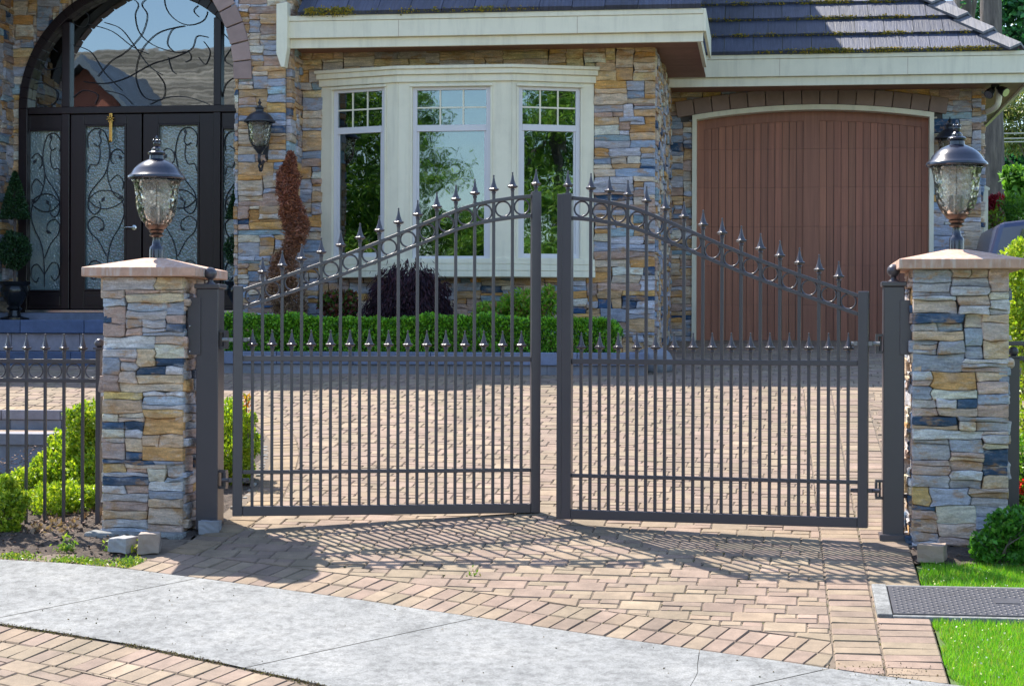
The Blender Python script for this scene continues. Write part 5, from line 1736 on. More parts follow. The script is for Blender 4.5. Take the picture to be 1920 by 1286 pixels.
# garden steps on the left
zs_, xs1 = g(V_STEP) + 0.034, Hx(215, V_STEP)
stp = thing("garden_steps", (xs1 - 1.5, V_STEP - 0.5, zs_ - 0.45), "two broad paved steps behind the left fence and shrubs", "steps")
mb = MB()
block_run(mb, -9, xs1, V_STEP - 0.02, V_STEP + 0.3, zs_ - 0.08, zs_ + 0.004, 0.5, (1.25, 1.1, 1.05)); block_run(mb, -9, xs1, V_STEP + 0.0, V_STEP + 0.3, zs_ - 0.18, zs_ - 0.081, 0.5, (1.2, 1.15, 1.15))
mb.build("upper_riser", M_BLOCK, stp, bevel=0.006)
mb = MB()
block_run(mb, -9, xs1 - 0.3, V_STEP - 0.75, V_STEP - 0.42, zs_ - 0.26, zs_ - 0.165, 0.5, (1.25, 1.15, 1.1)); block_run(mb, -9, xs1 - 0.3, V_STEP - 0.72, V_STEP - 0.42, zs_ - 0.50, zs_ - 0.261, 0.5, (1.1, 1.1, 1.15))
mb.build("lower_riser", M_BLOCK, stp, bevel=0.006)
mb = MB()
zt = zs_ - 0.168
x = -9.0
while x < xs1 - 0.1:
    for k in range(2):
        c = rnd.choice(PAL_PAVER); y0 = V_STEP - 0.418 + k * 0.2
        mb.box(x + 0.003, x + 0.217, y0 + 0.003, y0 + 0.197, zt - 0.05, zt, c)
    x += 0.22
mb.build("tread", M_PAVER, stp, bevel=0.005)

def loose_block(pxa, pxb, pyt, pyb, name, label, mat, col, rz, h=0.10, dpt=0.15):
    b = G((pxa + pxb) / 2, pyb)
    dd_ = (b - CAM).dot(FW); w = (pxb - pxa) * dd_ / FPX * 0.85
    bm = bmesh.new(); bmesh.ops.create_cube(bm, size=1)
    for v in bm.verts:
        v.co = Vector((v.co.x * w * (0.94 if v.co.z > 0 else 1), v.co.y * dpt, v.co.z * h)) + Vector([rnd.uniform(-0.008, 0.008) for _ in range(3)])
    bmesh.ops.subdivide_edges(bm, edges=bm.edges[:], cuts=3, use_grid_fill=True)
    for v in bm.verts: v.co += Vector([rnd.uniform(-0.003, 0.003) for _ in range(3)])
    mb = MB(); rot = Matrix.Rotation(rz, 3, 'Z')
    c = Vector((b.x, b.y + dpt * 0.55, g(b.y + dpt / 2) + h / 2 + 0.022))
    bm.verts.ensure_lookup_table()
    mb.add([rot @ v.co + c for v in bm.verts], [[v.index for v in f.verts] for f in bm.faces], col)
    bm.free()
    o = mb.build(name, mat, bevel=0.004)
    tag(o, label, "stone block")
loose_block(366, 411, 985, 1009, "stone_block", "small blue grey block lying at the foot of the left gate post", M_RUBBLE, (0.75, 0.88, 1.1), R(8), 0.075, 0.12)
loose_block(199, 249, 1017, 1046, "stone_block", "pale grey chipped block lying in front of the left pillar footing", M_RUBBLE, (1.0, 1.15, 1.35), R(-18), 0.085)
loose_block(249, 297, 1012, 1049, "stone_block", "tan rough block with a yellow weed before the left pillar", M_RUBBLE, (1.0, 0.95, 0.95), R(14), 0.12)
loose_block(1722, 1780, 1032, 1068, "stone_block", "tan concrete block at the front foot of the right pillar", M_RUBBLE, (1.05, 0.92, 0.85), R(-10), 0.10, 0.2)

# metal lid in its concrete collar
A, B = G(1664, 1115), G(1674, 1168)
lid = thing("utility_box", (B.x + 0.5, (A.y + B.y) / 2, g((A.y + B.y) / 2)), "dark chequered metal utility lid in a concrete collar set in the lawn", "utility box")
va_, vb_ = B.y, A.y; ua = (A.x + B.x) / 2; ub_ = ua + 1.35
def gz(v): return g(v)
def slab(mb, u0, u1, v0, v1, h0, h1, col=None):
    mb.add([(u0, v0, gz(v0) + h0), (u1, v0, gz(v0) + h0), (u1, v1, gz(v1) + h0), (u0, v1, gz(v1) + h0), (u0, v0, gz(v0) + h1), (u1, v0, gz(v0) + h1), (u1, v1, gz(v1) + h1), (u0, v1, gz(v1) + h1)], [(3, 2, 1, 0), (4, 5, 6, 7), (0, 1, 5, 4), (1, 2, 6, 5), (2, 3, 7, 6), (3, 0, 4, 7)], col)
mb = MB()
slab(mb, ua - 0.085, ua - 0.005, va_ - 0.03, vb_ + 0.02, -0.1, 0.055); slab(mb, ua - 0.004, ub_, vb_ + 0.001, vb_ + 0.02, -0.1, 0.05); slab(mb, ua - 0.004, ub_, va_ - 0.03, va_ - 0.001, -0.1, 0.045)
mb.build("concrete_collar", M_CONC, lid, bevel=0.006)
mb = MB()
slab(mb, ua + 0.002, ub_ - 0.002, va_ + 0.004, vb_ - 0.004, -0.02, 0.05)
nx_, ny_ = 48, 20
for i in range(nx_):
    for j in range(ny_):
        u = ua + 0.03 + (ub_ - ua - 0.06) * i / nx_; v = va_ + 0.02 + (vb_ - va_ - 0.04) * j / ny_
        if abs(u - ua - 0.62) < 0.075 and abs(v - (va_ + vb_) / 2) < 0.055: continue
        s = 1 if (i + j) % 2 else -1
        z = gz(v) + 0.05; d = Vector((0.010, 0.0095 * s, 0.0014 * s)); e = Vector((-0.004 * s, 0.004, 0))
        c = Vector((u, v, z))
        mb.add([c - d, c + e, c + d, c - e, c + Vector((0, 0, 0.005))], [(0, 3, 4), (3, 2, 4), (2, 1, 4), (1, 0, 4)])
slab(mb, ua + 0.555, ua + 0.685, (va_ + vb_) / 2 - 0.045, (va_ + vb_) / 2 + 0.045, 0.04, 0.054)
mb.build("chequered_lid", M_LID, lid)

# ------------------------------------------------------------------ planting
def blob_points(blobs, n, shell=0.3, up=0.3, zmin=None):
    vol = np.array([r[0] * r[1] * r[2] for c, r in blobs]) ** 0.75
    k = npr.choice(len(blobs), n, p=vol / vol.sum())
    d = npr.normal(0, 1, (n, 3)); d /= np.linalg.norm(d, axis=1, keepdims=True)
    rad = npr.random(n) ** shell
    C_b = np.array([c for c, r in blobs]); R_b = np.array([r for c, r in blobs])
    p = C_b[k] + d * R_b[k] * rad[:, None]
    nn = d.copy(); nn[:, 2] += up
    if zmin is not None:
        m = p[:, 2] > zmin; p, nn = p[m], nn[m]
    return p, nn
def lumps(c, r, n, s=0.35, k=0.75):
    """a main body and smaller lumps on its surface, so the outline is uneven"""
    out = [(tuple(c), tuple(r))]
    for i in range(n):
        d = Vector((rnd.gauss(0, 1), rnd.gauss(0, 1), rnd.gauss(0.2, 1))).normalized()
        q = [c[j] + d[j] * r[j] * k for j in range(3)]
        f = s * rnd.uniform(0.6, 1.3)
        out.append((tuple(q), tuple(x * f for x in r)))
    return out
def stems(mb, base, tips, r=0.006):
    for t in tips:
        b = Vector(base) + Vector((rnd.uniform(-.04, .04), rnd.uniform(-.04, .04), 0))
        m = (b + Vector(t)) / 2 + Vector((rnd.uniform(-.04, .04), rnd.uniform(-.04, .04), 0.03))
        mb.tube([b, m, Vector(t)], [r, r * 0.8, r * 0.4], 5)
def shrub(name, label, cat, base, blobs, n, size, pal, mat=None, group=None, aspect=0.6, zmin=None, shell=0.3, jit=0.8, stem=True, foliage="foliage", tint_top=None, droop=0.0):
    root = thing(name, base, label, cat, group)
    p, nn = blob_points(blobs, n, shell, zmin=zmin)
    cols = pick_cols(pal, len(p), 0.22)
    leaf_object(foliage, p, nn, size, cols, mat or M_LEAF, root, aspect=aspect, jitter=jit, droop=droop)
    if stem:
        mb = MB(); stems(mb, base, [Vector(p[i]) for i in npr.integers(0, len(p), 26)])
        mb.build("stems", M_BARK, root)
    return root
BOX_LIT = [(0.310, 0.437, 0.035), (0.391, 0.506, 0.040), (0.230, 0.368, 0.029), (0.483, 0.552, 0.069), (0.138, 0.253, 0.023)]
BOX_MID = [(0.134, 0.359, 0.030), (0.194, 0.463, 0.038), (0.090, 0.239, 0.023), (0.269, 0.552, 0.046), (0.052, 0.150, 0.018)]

def at(px, py, v): return W(px, py, v)
# shrub at the far left, in front of the fence
c = at(5, 955, 0.0)
shrub("box_shrub", "small bright green box shrub at the far left in front of the fence", "shrub", (c.x, 0.0, g(0)), lumps((c.x, 0.0, c.z + 0.02), (0.15, 0.15, 0.19), 16, 0.30, 0.95), 6500, 0.030, BOX_LIT, zmin=g(0) + 0.01)
bl = []
for (px, py, r) in ((172, 850, .27), (150, 880, .26), (120, 880, .24), (85, 905, .2), (175, 780, .15), (150, 800, .14), (105, 845, .16), (60, 920, .16), (185, 900, .28), (62, 955, .17), (100, 950, .19), (135, 945, .17), (168, 942, .13), (45, 900, .12), (120, 900, .2), (80, 870, .12)):
    vv = 0.5 if py > 940 else 1.0
    q = at(px, py, vv); bl += lumps((q.x, vv + rnd.uniform(-.06, .2), q.z), (r * .85, r * .85, r * .85), 7, 0.30, 0.98)
c = at(135, 940, 1.0)
shrub("box_shrub", "large sunlit yellow green box shrub behind the left fence against the pillar", "shrub", (c.x, 1.0, g(1.0)), bl, 30000, 0.032, BOX_LIT, zmin=g(0.4) + 0.01)
bl = []
for (px, py, r) in ((432, 800, .17), (445, 850, .19), (435, 900, .17), (462, 790, .10), (455, 830, .13), (430, 765, .10), (458, 880, .10)):
    q = at(px, py, 1.5); bl += lumps((q.x, 1.5 + rnd.uniform(-.1, .1), q.z), (r * .85, r * .85, r * .85), 7, 0.30, 0.98)
c = at(440, 930, 1.5)
shrub("box_shrub", "sunlit yellow green box shrub in the curved bed behind the left gate leaf", "shrub", (c.x, 1.5, g(1.5)), bl, 9000, 0.030, BOX_LIT, zmin=g(1.5) - 0.03)
q = at(458, 740, 1.35)
sp = thing("red_tipped_shoot", (q.x, 1.4, g(1.4)), "thin orange tipped shoot rising above the box shrub behind the gate", "shoot")
mb = MB(); mb.tube([(q.x + 0.02, 1.4, g(1.4) + 0.3), (q.x + 0.005, 1.4, q.z - 0.15), (q.x, 1.4, q.z)], 0.004, 5); mb.build("stem", M_BARK, sp)
pts = np.array([(q.x + rnd.gauss(0, .018), 1.4 + rnd.gauss(0, .015), q.z - rnd.uniform(0, .12)) for _ in range(40)])
leaf_object("foliage", pts, np.tile([0.2, 0, 1.0], (40, 1)), 0.035, pick_cols([(0.55, 0.18, 0.03), (0.5, 0.32, 0.04), (0.3, 0.36, 0.05)], 40), M_LEAF, sp)

# clipped hedge in the planter
hz0, hz1 = zc1 - 0.02, Hz(800, 597, 6.3)
hxa, hxb = Hx(400, 6.3), Hx(1163, 6.3)
hedge = thing("clipped_hedge", ((hxa + hxb) / 2, 6.5, hz0), "low clipped dark green box hedge along the planter wall", "hedge")
n = 52000
u = npr.uniform(hxa, hxb, n); face = npr.random(n)
pv = np.where(face < 0.55, 6.20 + npr.random(n) ** 1.5 * 0.10, 6.2 + npr.random(n) * 0.5)
pz = np.where(face < 0.55, npr.uniform(hz0, hz1, n), hz1 - npr.random(n) ** 2 * 0.08)
wob = 0.022 * np.sin(u * 3.1) + 0.015 * np.sin(u * 9.7 + 1) + 0.012 * np.sin(u * 23)
pv = pv + 0.6 * wob + 0.02 * np.sin(u * 17 + pz * 21); pz = pz + np.where(face < 0.55, 0, wob) + npr.normal(0, 0.012, n)
endr = (u > hxb - 0.15); pz = np.where(endr, hz0 + (pz - hz0) * np.sqrt(np.clip(1 - ((u - hxb + 0.15) / 0.15) ** 2 * 0.6, 0, 1)), pz)
nn = np.where((face < 0.55)[:, None], np.array([[0, -1, 0.4]]), np.array([[0, -0.2, 1]]))
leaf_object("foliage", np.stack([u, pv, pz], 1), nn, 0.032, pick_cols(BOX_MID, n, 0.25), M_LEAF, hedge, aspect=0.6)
mb = MB()
for i in range(70):
    x = hxa + (hxb - hxa) * i / 70 + rnd.uniform(-.02, .02); b = Vector((x, 6.45, hz0 - 0.03))
    for k in range(3): mb.tube([b, b + Vector((rnd.uniform(-.1, .1), rnd.uniform(-.12, .12), hz1 - hz0 - 0.06))], [0.008, 0.003], 4)
mb.build("stems", M_BARK, hedge)

# purple weeping maple mound
c = at(765, 560, 7.0)
root = thing("purple_weeping_maple", (c.x, 7.0, zc1 - 0.05), "dark purple mounded weeping maple below the bay window", "maple")
R_x, zt_ = 0.47, Hz(765, 500, 7.0); zb_2 = zc1 + 0.0
n = 15000
th = npr.uniform(0, 2 * np.pi, n); ph = np.arccos(npr.uniform(0, 1, n)); rr = npr.random(n) ** 0.22
fr2 = 1 + 0.10 * np.sin(th * 7) * np.sin(ph * 9) + 0.07 * npr.normal(0, 1, n) * (npr.random(n) < 0.2)
px_ = c.x + R_x * rr * fr2 * np.sin(ph) ** 0.8 * np.cos(th); py_ = 7.05 + 0.42 * rr * fr2 * np.sin(ph) ** 0.8 * np.sin(th)
pz_ = zb_2 + (zt_ - zb_2) * rr * fr2 * np.cos(ph) ** 0.75
nn = np.stack([np.cos(th) * 0.8, np.sin(th) * 0.8, np.full(n, -1.2)], 1)
leaf_object("foliage", np.stack([px_, py_, pz_], 1), nn, 0.06, pick_cols([(0.030, 0.012, 0.024), (0.045, 0.016, 0.028), (0.02, 0.010, 0.02), (0.06, 0.02, 0.028)], n, 0.25), M_DRYLEAF, root, aspect=0.22, jitter=0.45)
mb = MB()
for i in range(9):
    a = rnd.uniform(3.6, 5.8); b = Vector((c.x, 7.05, zb_2)); m = b + Vector((0.1 * math.cos(a), 0.1 * math.sin(a), (zt_ - zb_2) * 0.6)); e = b + Vector((0.35 * math.cos(a), 0.38 * math.sin(a), (zt_ - zb_2) * rnd.uniform(0.5, 0.7)))
    mb.tube([b, m, e], [0.02, 0.012, 0.004], 5)
mb.build("branches", M_BARK, root)

# small shrubs either side of the maple
c = at(985, 572, 7.2)
bl = lumps((c.x, 7.2, c.z), (0.27, 0.2, 0.17), 12, 0.4) + lumps((c.x - 0.36, 7.15, c.z - 0.06), (0.17, 0.15, 0.10), 6) + lumps((c.x + 0.22, 7.25, c.z + 0.03), (0.13, 0.13, 0.16), 5)
shrub("nandina_shrub", "bright green feathery shrub with pinkish tips right of the purple maple", "shrub", (c.x, 7.2, zc1 - 0.05), bl, 5200, 0.06, [(0.18, 0.40, 0.03), (0.25, 0.47, 0.04), (0.11, 0.28, 0.03), (0.30, 0.46, 0.05), (0.38, 0.24, 0.11)], aspect=0.3, zmin=zc1 - 0.02)
c = at(637, 572, 7.2)
shrub("red_leaf_shrub", "small shrub of mixed red and green leaves left of the purple maple", "shrub", (c.x, 7.2, zc1 - 0.05), lumps((c.x, 7.2, c.z), (0.2, 0.16, 0.16), 9, 0.4), 2600, 0.05, [(0.06, 0.15, 0.03), (0.10, 0.2, 0.03), (0.20, 0.05, 0.04), (0.26, 0.09, 0.06), (0.12, 0.05, 0.05)], aspect=0.5, zmin=zc1 - 0.02)

# dead spiral conifer
c = at(543, 600, 6.95)
zt_ = Hz(543, 288, 6.95); root = thing("dead_spiral_conifer", (c.x, 6.95, zc1 - 0.05), "dead brown spiral clipped conifer in front of the stone column", "conifer")
N_ = 15000
t = npr.random(N_)
H_ = zt_ - zc1
ctr = [(0.0, 10, 0.19), (0.10, 0, 0.22), (0.2, -4, 0.20), (0.30, -6, 0.185), (0.40, -10, 0.165), (0.46, -12, 0.14), (0.50, -6, 0.10), (0.54, 6, 0.10), (0.60, 9, 0.135), (0.70, 7, 0.145), (0.78, 2, 0.135), (0.86, -3, 0.115), (0.93, -3, 0.085), (1.0, 0, 0.03)]
tt = np.array([q[0] for q in ctr]); cx_ = np.interp(t, tt, [q[1] / 190 for q in ctr]); rr_ = np.interp(t, tt, [q[2] for q in ctr])
d = npr.normal(0, 1, (N_, 3)); d /= np.linalg.norm(d, axis=1, keepdims=True)
ang = np.arctan2(d[:, 1], d[:, 0])
groove = 1.12 - 0.62 * np.clip(np.cos(ang - t * 2 * np.pi * 2.4 - 0.9), 0.25, 1) 
rad = rr_ * groove * npr.random(N_) ** 0.25 * 1.0
clumpn = 1 + 0.14 * np.sin(t * 60 + ang * 3) + 0.12 * np.sin(t * 23 + ang * 2) + 0.06 * npr.normal(0, 1, N_)
p = np.stack([c.x + cx_ + np.cos(ang) * rad * clumpn, 6.95 + np.sin(ang) * rad * clumpn, zc1 + t * H_ + d[:, 2] * 0.03], 1)
nn = np.stack([np.cos(ang), np.sin(ang), np.full(N_, 0.2)], 1)
redk = np.clip((t - 0.25) * 2, 0, 1)[:, None]
cols = pick_cols([(0.26, 0.15, 0.09), (0.32, 0.20, 0.13), (0.17, 0.10, 0.07)], N_, 0.3) * (1 - redk) + pick_cols([(0.34, 0.12, 0.065), (0.27, 0.09, 0.055), (0.42, 0.17, 0.10), (0.15, 0.06, 0.045)], N_, 0.3) * redk
leaf_object("foliage", p, nn, 0.05, cols, M_DRYLEAF, root, aspect=0.25, jitter=0.9)
mb = MB(); mb.tube([(c.x + 0.04, 6.95, zc1 - 0.05), (c.x - 0.02, 6.95, zc1 + H_ * 0.45), (c.x + 0.03, 6.95, zc1 + H_ * 0.55), (c.x, 6.95, zt_ - 0.1)], [0.035, 0.025, 0.02, 0.006], 7); mb.build("trunk", M_BARK, root)

# topiaries in urns by the door
def urn_topiary(px, v, label, sc=1.0):
    x = Hx(px, v); z = zp
    root = thing("urn_topiary", (x, v, z), label, "topiary", "topiaries in black urns beside the front door")
    mb = MB(); mb.lathe([(0.16, 0), (0.16, 0.04), (0.07, 0.06), (0.06, 0.12), (0.09, 0.14), (0.06, 0.17), (0.10, 0.22), (0.145, 0.30), (0.15, 0.36), (0.135, 0.39), (0.17, 0.42), (0.175, 0.44), (0.15, 0.44), (0.12, 0.40)], (x, v, z), 24)
    mb.build("urn", M_URN, root, smooth=40)
    zs2 = z + 0.42
    zb1, zr, zcone0, zcone1 = Hz(px, 470, v), 0.0, Hz(px, 410, v), Hz(px, 322, v)
    mb = MB(); mb.tube([(x, v, zs2 - 0.05), (x, v, zcone1 - 0.15)], 0.016, 7); mb.build("trunk", M_BARK, root)
    p1, n1 = blob_points(lumps((x, v, zb1), (0.19, 0.19, 0.21), 8, 0.35), 4200, 0.25)
    n = 4200; tt = npr.random(n) ** 1.4; a = npr.uniform(0, 6.283, n); r = (0.16 * (1 - tt) ** 0.8 + 0.01) * npr.random(n) ** 0.3
    p2 = np.stack([x + np.cos(a) * r, v + np.sin(a) * r, zcone0 + tt * (zcone1 - zcone0)], 1); n2 = np.stack([np.cos(a), np.sin(a), np.full(n, 0.3)], 1)
    p = np.concatenate([p1, p2]); nn = np.concatenate([n1, n2])
    leaf_object("foliage", p, nn, 0.036, pick_cols([(0.025, 0.075, 0.03), (0.04, 0.10, 0.035), (0.018, 0.05, 0.022), (0.05, 0.12, 0.05)], len(p), 0.25), M_LEAF, root, aspect=0.4)
urn_topiary(27, 8.45, "clipped topiary in a black urn at the left edge of the entrance")
urn_topiary(451, 8.45, "clipped topiary in a black urn half hidden behind the stone column")

# right hand planting
c = at(1880, 1015, -0.5)
bl = []
for (px, py, r) in ((1880, 1000, .14), (1850, 1025, .12), (1905, 985, .15), (1935, 1000, .2), (1870, 1040, .09), (1840, 1038, .07), (1905, 1035, .12)):
    q = at(px, py, -0.4); bl += lumps((q.x, -0.4, q.z), (r * .85, r * .85, r * .78), 4, 0.3, 0.95)
shrub("azalea_shrub", "leafy mid green shrub spilling over mulch at the foot of the right pillar", "shrub", (c.x, -0.4, g(-0.4)), bl, 5200, 0.036, [(0.07, 0.24, 0.03), (0.10, 0.30, 0.04), (0.05, 0.17, 0.025), (0.14, 0.34, 0.05)], zmin=g(-0.4))
bl = []
for (px, py, r) in ((1935, 560, .28), (1925, 500, .22), (1940, 620, .3), (1918, 585, .17), (1918, 530, .16), (1930, 480, .16), (1920, 620, .16)):
    q = at(px, py, 2.2); bl += lumps((q.x, 2.2, q.z), (r, r, r), 3)
c = at(1940, 560, 2.2)
shrub("tall_golden_hedge", "tall sunlit golden green hedge just right of the right pillar", "hedge", (c.x, 2.2, g(2.2)), bl + lumps((c.x + .1, 2.2, g(2.2) + 0.45), (.3, .3, .5), 5), 12000, 0.036, [(0.28, 0.42, 0.03), (0.36, 0.46, 0.04), (0.20, 0.34, 0.03), (0.42, 0.48, 0.08)], zmin=g(2.2))
bl = []
for (px, py, r) in ((1915, 900, .10), (1930, 850, .15), (1920, 945, .13), (1935, 910, .2)):
    q = at(px, py, 0.75); bl += lumps((q.x, 0.75, q.z), (r, r, r), 3)
c = at(1925, 930, 0.75)
rs = shrub("red_flowered_shrub", "green shrub with a few red flowers behind the right fence post", "shrub", (c.x, 0.75, g(0.75)), bl, 3400, 0.034, [(0.12, 0.30, 0.03), (0.2, 0.36, 0.04), (0.07, 0.2, 0.02)], zmin=g(0.75) - 0.05)
q = at(1913, 914, 0.62)
pts = np.array([(q.x + rnd.gauss(0, .02), 0.6 + rnd.gauss(0, .02), q.z + rnd.gauss(0, .022)) for _ in range(90)])
leaf_object("blossom", pts, np.tile([0, -1, 0.5], (90, 1)), 0.026, pick_cols([(0.6, 0.02, 0.04), (0.7, 0.06, 0.06)], 90), M_LEAF, rs, aspect=0.8)

# weeds
def weed(px, py, label, n, h, pal, name="weed"):
    b = G(px, py)
    r = thing(name, (b.x, b.y, g(b.y) + 0.02), label, "weed")
    pts = np.array([(b.x + rnd.gauss(0, h * .45), b.y + rnd.gauss(0, h * .3), g(b.y) + 0.025 + abs(rnd.gauss(0, h * .5))) for _ in range(n)])
    leaf_object("leaf_tuft", pts, np.tile([0, 0, 1.0], (n, 1)), h * 0.55, pick_cols(pal, n), M_LEAF, r, aspect=0.45)
WG = [(0.161, 0.299, 0.046), (0.253, 0.345, 0.057), (0.115, 0.230, 0.035)]
weed(886, 1090, "tiny weed growing from a paver joint at the middle of the drive", 30, 0.045, WG + [(0.3, 0.2, 0.1)])
weed(125, 1040, "ragged green weed in the soil below the left fence", 60, 0.075, WG)
weed(262, 1044, "small yellow green weed against the tan block by the left pillar", 40, 0.06, [(0.42, 0.42, 0.04), (0.3, 0.4, 0.05)])
weed(1226, 983, "tiny weed in the gate shadow under the right leaf", 18, 0.03, WG)
weed(205, 1040, "small weed beside the pale block by the left pillar", 30, 0.05, WG)
pts = []
for _ in range(2600):
    px, py = rnd.choice([(rnd.gauss(175, 40), rnd.gauss(1066, 4)), (rnd.gauss(130, 25), rnd.gauss(1060, 3.5)), (rnd.gauss(245, 14), rnd.gauss(1066, 6)), (rnd.gauss(30, 20), rnd.gauss(1052, 3))])
    d = ray(px, py); tq = (CAM.z - (-0.1)) / max(1e-4, -d.z + 0.15 * d.y)  # first guess on the slope
    b = CAM + d * ((CAM.z - 0.15 * CAM.y - 0.01) / (0.15 * d.y - d.z))
    if f_up(b.x, b.y) < 0.03 or sd(DRIVE, b.x, b.y) > 0: continue
    pts.append((b.x, b.y, g(b.y) + rnd.uniform(0.012, 0.04)))
pts = np.array(pts)
tag(leaf_object("low_weeds", pts, np.tile([0, 0, 1.0], (len(pts), 1)), 0.022, pick_cols(WG + [(0.3, 0.33, 0.06)], len(pts)), M_LEAF, None, aspect=0.5), "low green weeds creeping along the sidewalk edge", "ground cover", kind='stuff')
# dry leaves under the left shrub and dirt in the sidewalk joint
pts = []
for _ in range(220):
    u, v = rnd.uniform(Hx(100, 0.5), Hx(185, 0.5)), rnd.uniform(-0.1, 0.9)
    pts.append((u, v, g(v) + rnd.uniform(0.02, 0.035)))
pts = np.array(pts)
tag(leaf_object("dry_leaves", pts, np.tile([0.3, 0.3, 0.6], (len(pts), 1)), 0.042, pick_cols([(0.35, 0.24, 0.16), (0.42, 0.30, 0.2), (0.25, 0.15, 0.10)], len(pts)), M_DRYLEAF, None, aspect=0.45), "dry tan leaves on the soil under the left shrub", "leaf litter", kind='stuff')
pts = []
for _ in range(9000):
    u = rnd.uniform(-4, 1.2); v = along(LOL, u)[0] - rnd.uniform(-0.012, 0.03) ; r_ = rnd.random()
    if math.sin(u * 7) + math.sin(u * 17 + 1) * 0.7 + rnd.gauss(0, 0.5) < -0.6: continue
    pts.append((u, v, g(v) + rnd.uniform(0.022, 0.042)))
for _ in range(500):
    i = rnd.randrange(len(UPL) - 1); t = rnd.random(); u = UPL[i][0] + (UPL[i + 1][0] - UPL[i][0]) * t; v = along(UPL, u)[0]
    pts.append((u + rnd.gauss(0, .01), v + rnd.gauss(0, .008), g(v) + 0.03))
for _ in range(260):
    q = G(rnd.gauss(1640, 45), rnd.gauss(1268, 9)) if _ < 40 else None
    if q is None:
        a, b = rnd.gauss(0, 0.12), rnd.gauss(0, 0.07); q = Vector((UR1 + 0.02 + a, along(UPL, UR1)[0] + 0.06 + b, 0))
    pts.append((q.x, q.y, g(q.y) + rnd.uniform(0.03, 0.04)))
pts = np.array(pts)
tag(leaf_object("joint_debris", pts, np.tile([0.3, 0.3, 0.6], (len(pts), 1)), 0.010, pick_cols([(0.16, 0.13, 0.10), (0.16, 0.11, 0.07), (0.06, 0.05, 0.04), (0.14, 0.14, 0.04)], len(pts), 0.4), M_DRYLEAF, None, aspect=0.6), "dark crumbs and moss in the joint below the sidewalk", "debris", kind='stuff')

jp = np.array([(x, y, g(y) + 0.028) for x, y in JOINTS if math.sin(x * 3.1 + 1) * math.sin(y * 2.3) + rnd.gauss(0, 0.5) > 0.15])
jp[:, :2] += npr.normal(0, 0.004, (len(jp), 2))
tag(leaf_object("joint_moss", jp, np.tile([0.2, 0.2, 1.0], (len(jp), 1)), 0.013, pick_cols([(0.09, 0.10, 0.03), (0.12, 0.09, 0.05), (0.16, 0.16, 0.04), (0.08, 0.06, 0.045), (0.07, 0.06, 0.05)], len(jp), 0.3), M_DRYLEAF, None, aspect=0.7), "dark moss and grit in the joints of the paving", "moss", kind='stuff')
pts = []
for _ in range(150):
    u = rnd.uniform(-3.6, 3.0); t = rnd.random(); v = along(LOL, u)[0] * t + along(UPL, u)[0] * (1 - t)
    pts.append((u, v, g(v) + 0.039))
pts = np.array(pts)
tag(leaf_object("sidewalk_litter", pts, np.tile([0.4, 0.4, 0.3], (150, 1)), 0.012, pick_cols([(0.12, 0.10, 0.07), (0.2, 0.15, 0.1), (0.09, 0.09, 0.05)], 150), M_DRYLEAF, None, aspect=0.6), "tiny specks of dry litter on the sidewalk", "litter", kind='stuff')
# lawn blades
n = 120000
gu = npr.uniform(UR2 + 0.005, UR2 + 1.9, n); gv = npr.uniform(-4.4, V_LAWN, n)
e_up = np.interp(gu, [p[0] for p in UPL], [p[1] for p in UPL])
edge = UR2 + 0.015 + 0.02 * np.sin(gv * 9) + 0.012 * np.sin(gv * 31)
keep = (gv > e_up + 0.04) & ~((gu > ua - 0.09) & (gv > va_ - 0.04) & (gv < vb_ + 0.025)) & (gu > edge)
keep &= ~((gu > UR2 + 0.45) & (gv > V_LAWN - 0.12 * np.clip((gu - UR2 - 0.45) * 2, 0, 1)))
gu, gv = gu[keep], gv[keep]; n = len(gu)
gzv = 0.15 * gv + 0.01 + 0.012
hgt = npr.uniform(0.022, 0.048, n); a = npr.uniform(0, 6.283, n); w = npr.uniform(0.0016, 0.003, n); ln = npr.normal(0, 0.014, (n, 2))
v0 = np.stack([gu - np.cos(a) * w, gv - np.sin(a) * w, gzv], 1); v1 = np.stack([gu + np.cos(a) * w, gv + np.sin(a) * w, gzv], 1)
v2 = np.stack([gu + ln[:, 0], gv + ln[:, 1], gzv + hgt], 1)
me = bpy.data.meshes.new("lawn_grass")
me.vertices.add(3 * n); me.loops.add(3 * n); me.polygons.add(n)
me.vertices.foreach_set("co", np.stack([v0, v1, v2], 1).ravel()); me.loops.foreach_set("vertex_index", np.arange(3 * n))
me.polygons.foreach_set("loop_start", np.arange(n) * 3); me.polygons.foreach_set("loop_total", np.full(n, 3))
me.materials.append(M_LEAF); me.update()
cc = np.ones((n, 4), dtype=np.float32); cc[:, :3] = pick_cols([(0.15, 0.42, 0.02), (0.20, 0.50, 0.03), (0.11, 0.33, 0.02), (0.26, 0.50, 0.04), (0.32, 0.40, 0.08)], n)
me.color_attributes.new("Col", 'FLOAT_COLOR', 'CORNER').data.foreach_set("color", np.repeat(cc, 3, axis=0).ravel())
lg = bpy.data.objects.new("lawn_grass", me); COL.objects.link(lg)
tag(lg, "short bright green lawn around the metal lid", "grass", kind='stuff')
n = 420
fu = npr.uniform(UR2 + 0.03, UR2 + 1.6, n); fv = npr.uniform(-3.2, V_LAWN, n); keep = ~((fu > ua - 0.09) & (fv > va_ - 0.04) & (fv < vb_ + 0.03)) & (fv > np.interp(fu, [p[0] for p in UPL], [p[1] for p in UPL]) + 0.05)
fu, fv = fu[keep], fv[keep]
pts = np.stack([fu, fv, 0.15 * fv + 0.01 + 0.05], 1)
tag(leaf_object("lawn_petals", pts, np.tile([0, -0.3, 1.0], (len(pts), 1)), 0.011, np.tile([0.75, 0.72, 0.7], (len(pts), 1)), M_LEAF, None, aspect=0.9), "tiny fallen white petals scattered on the lawn", "petals", kind='stuff')

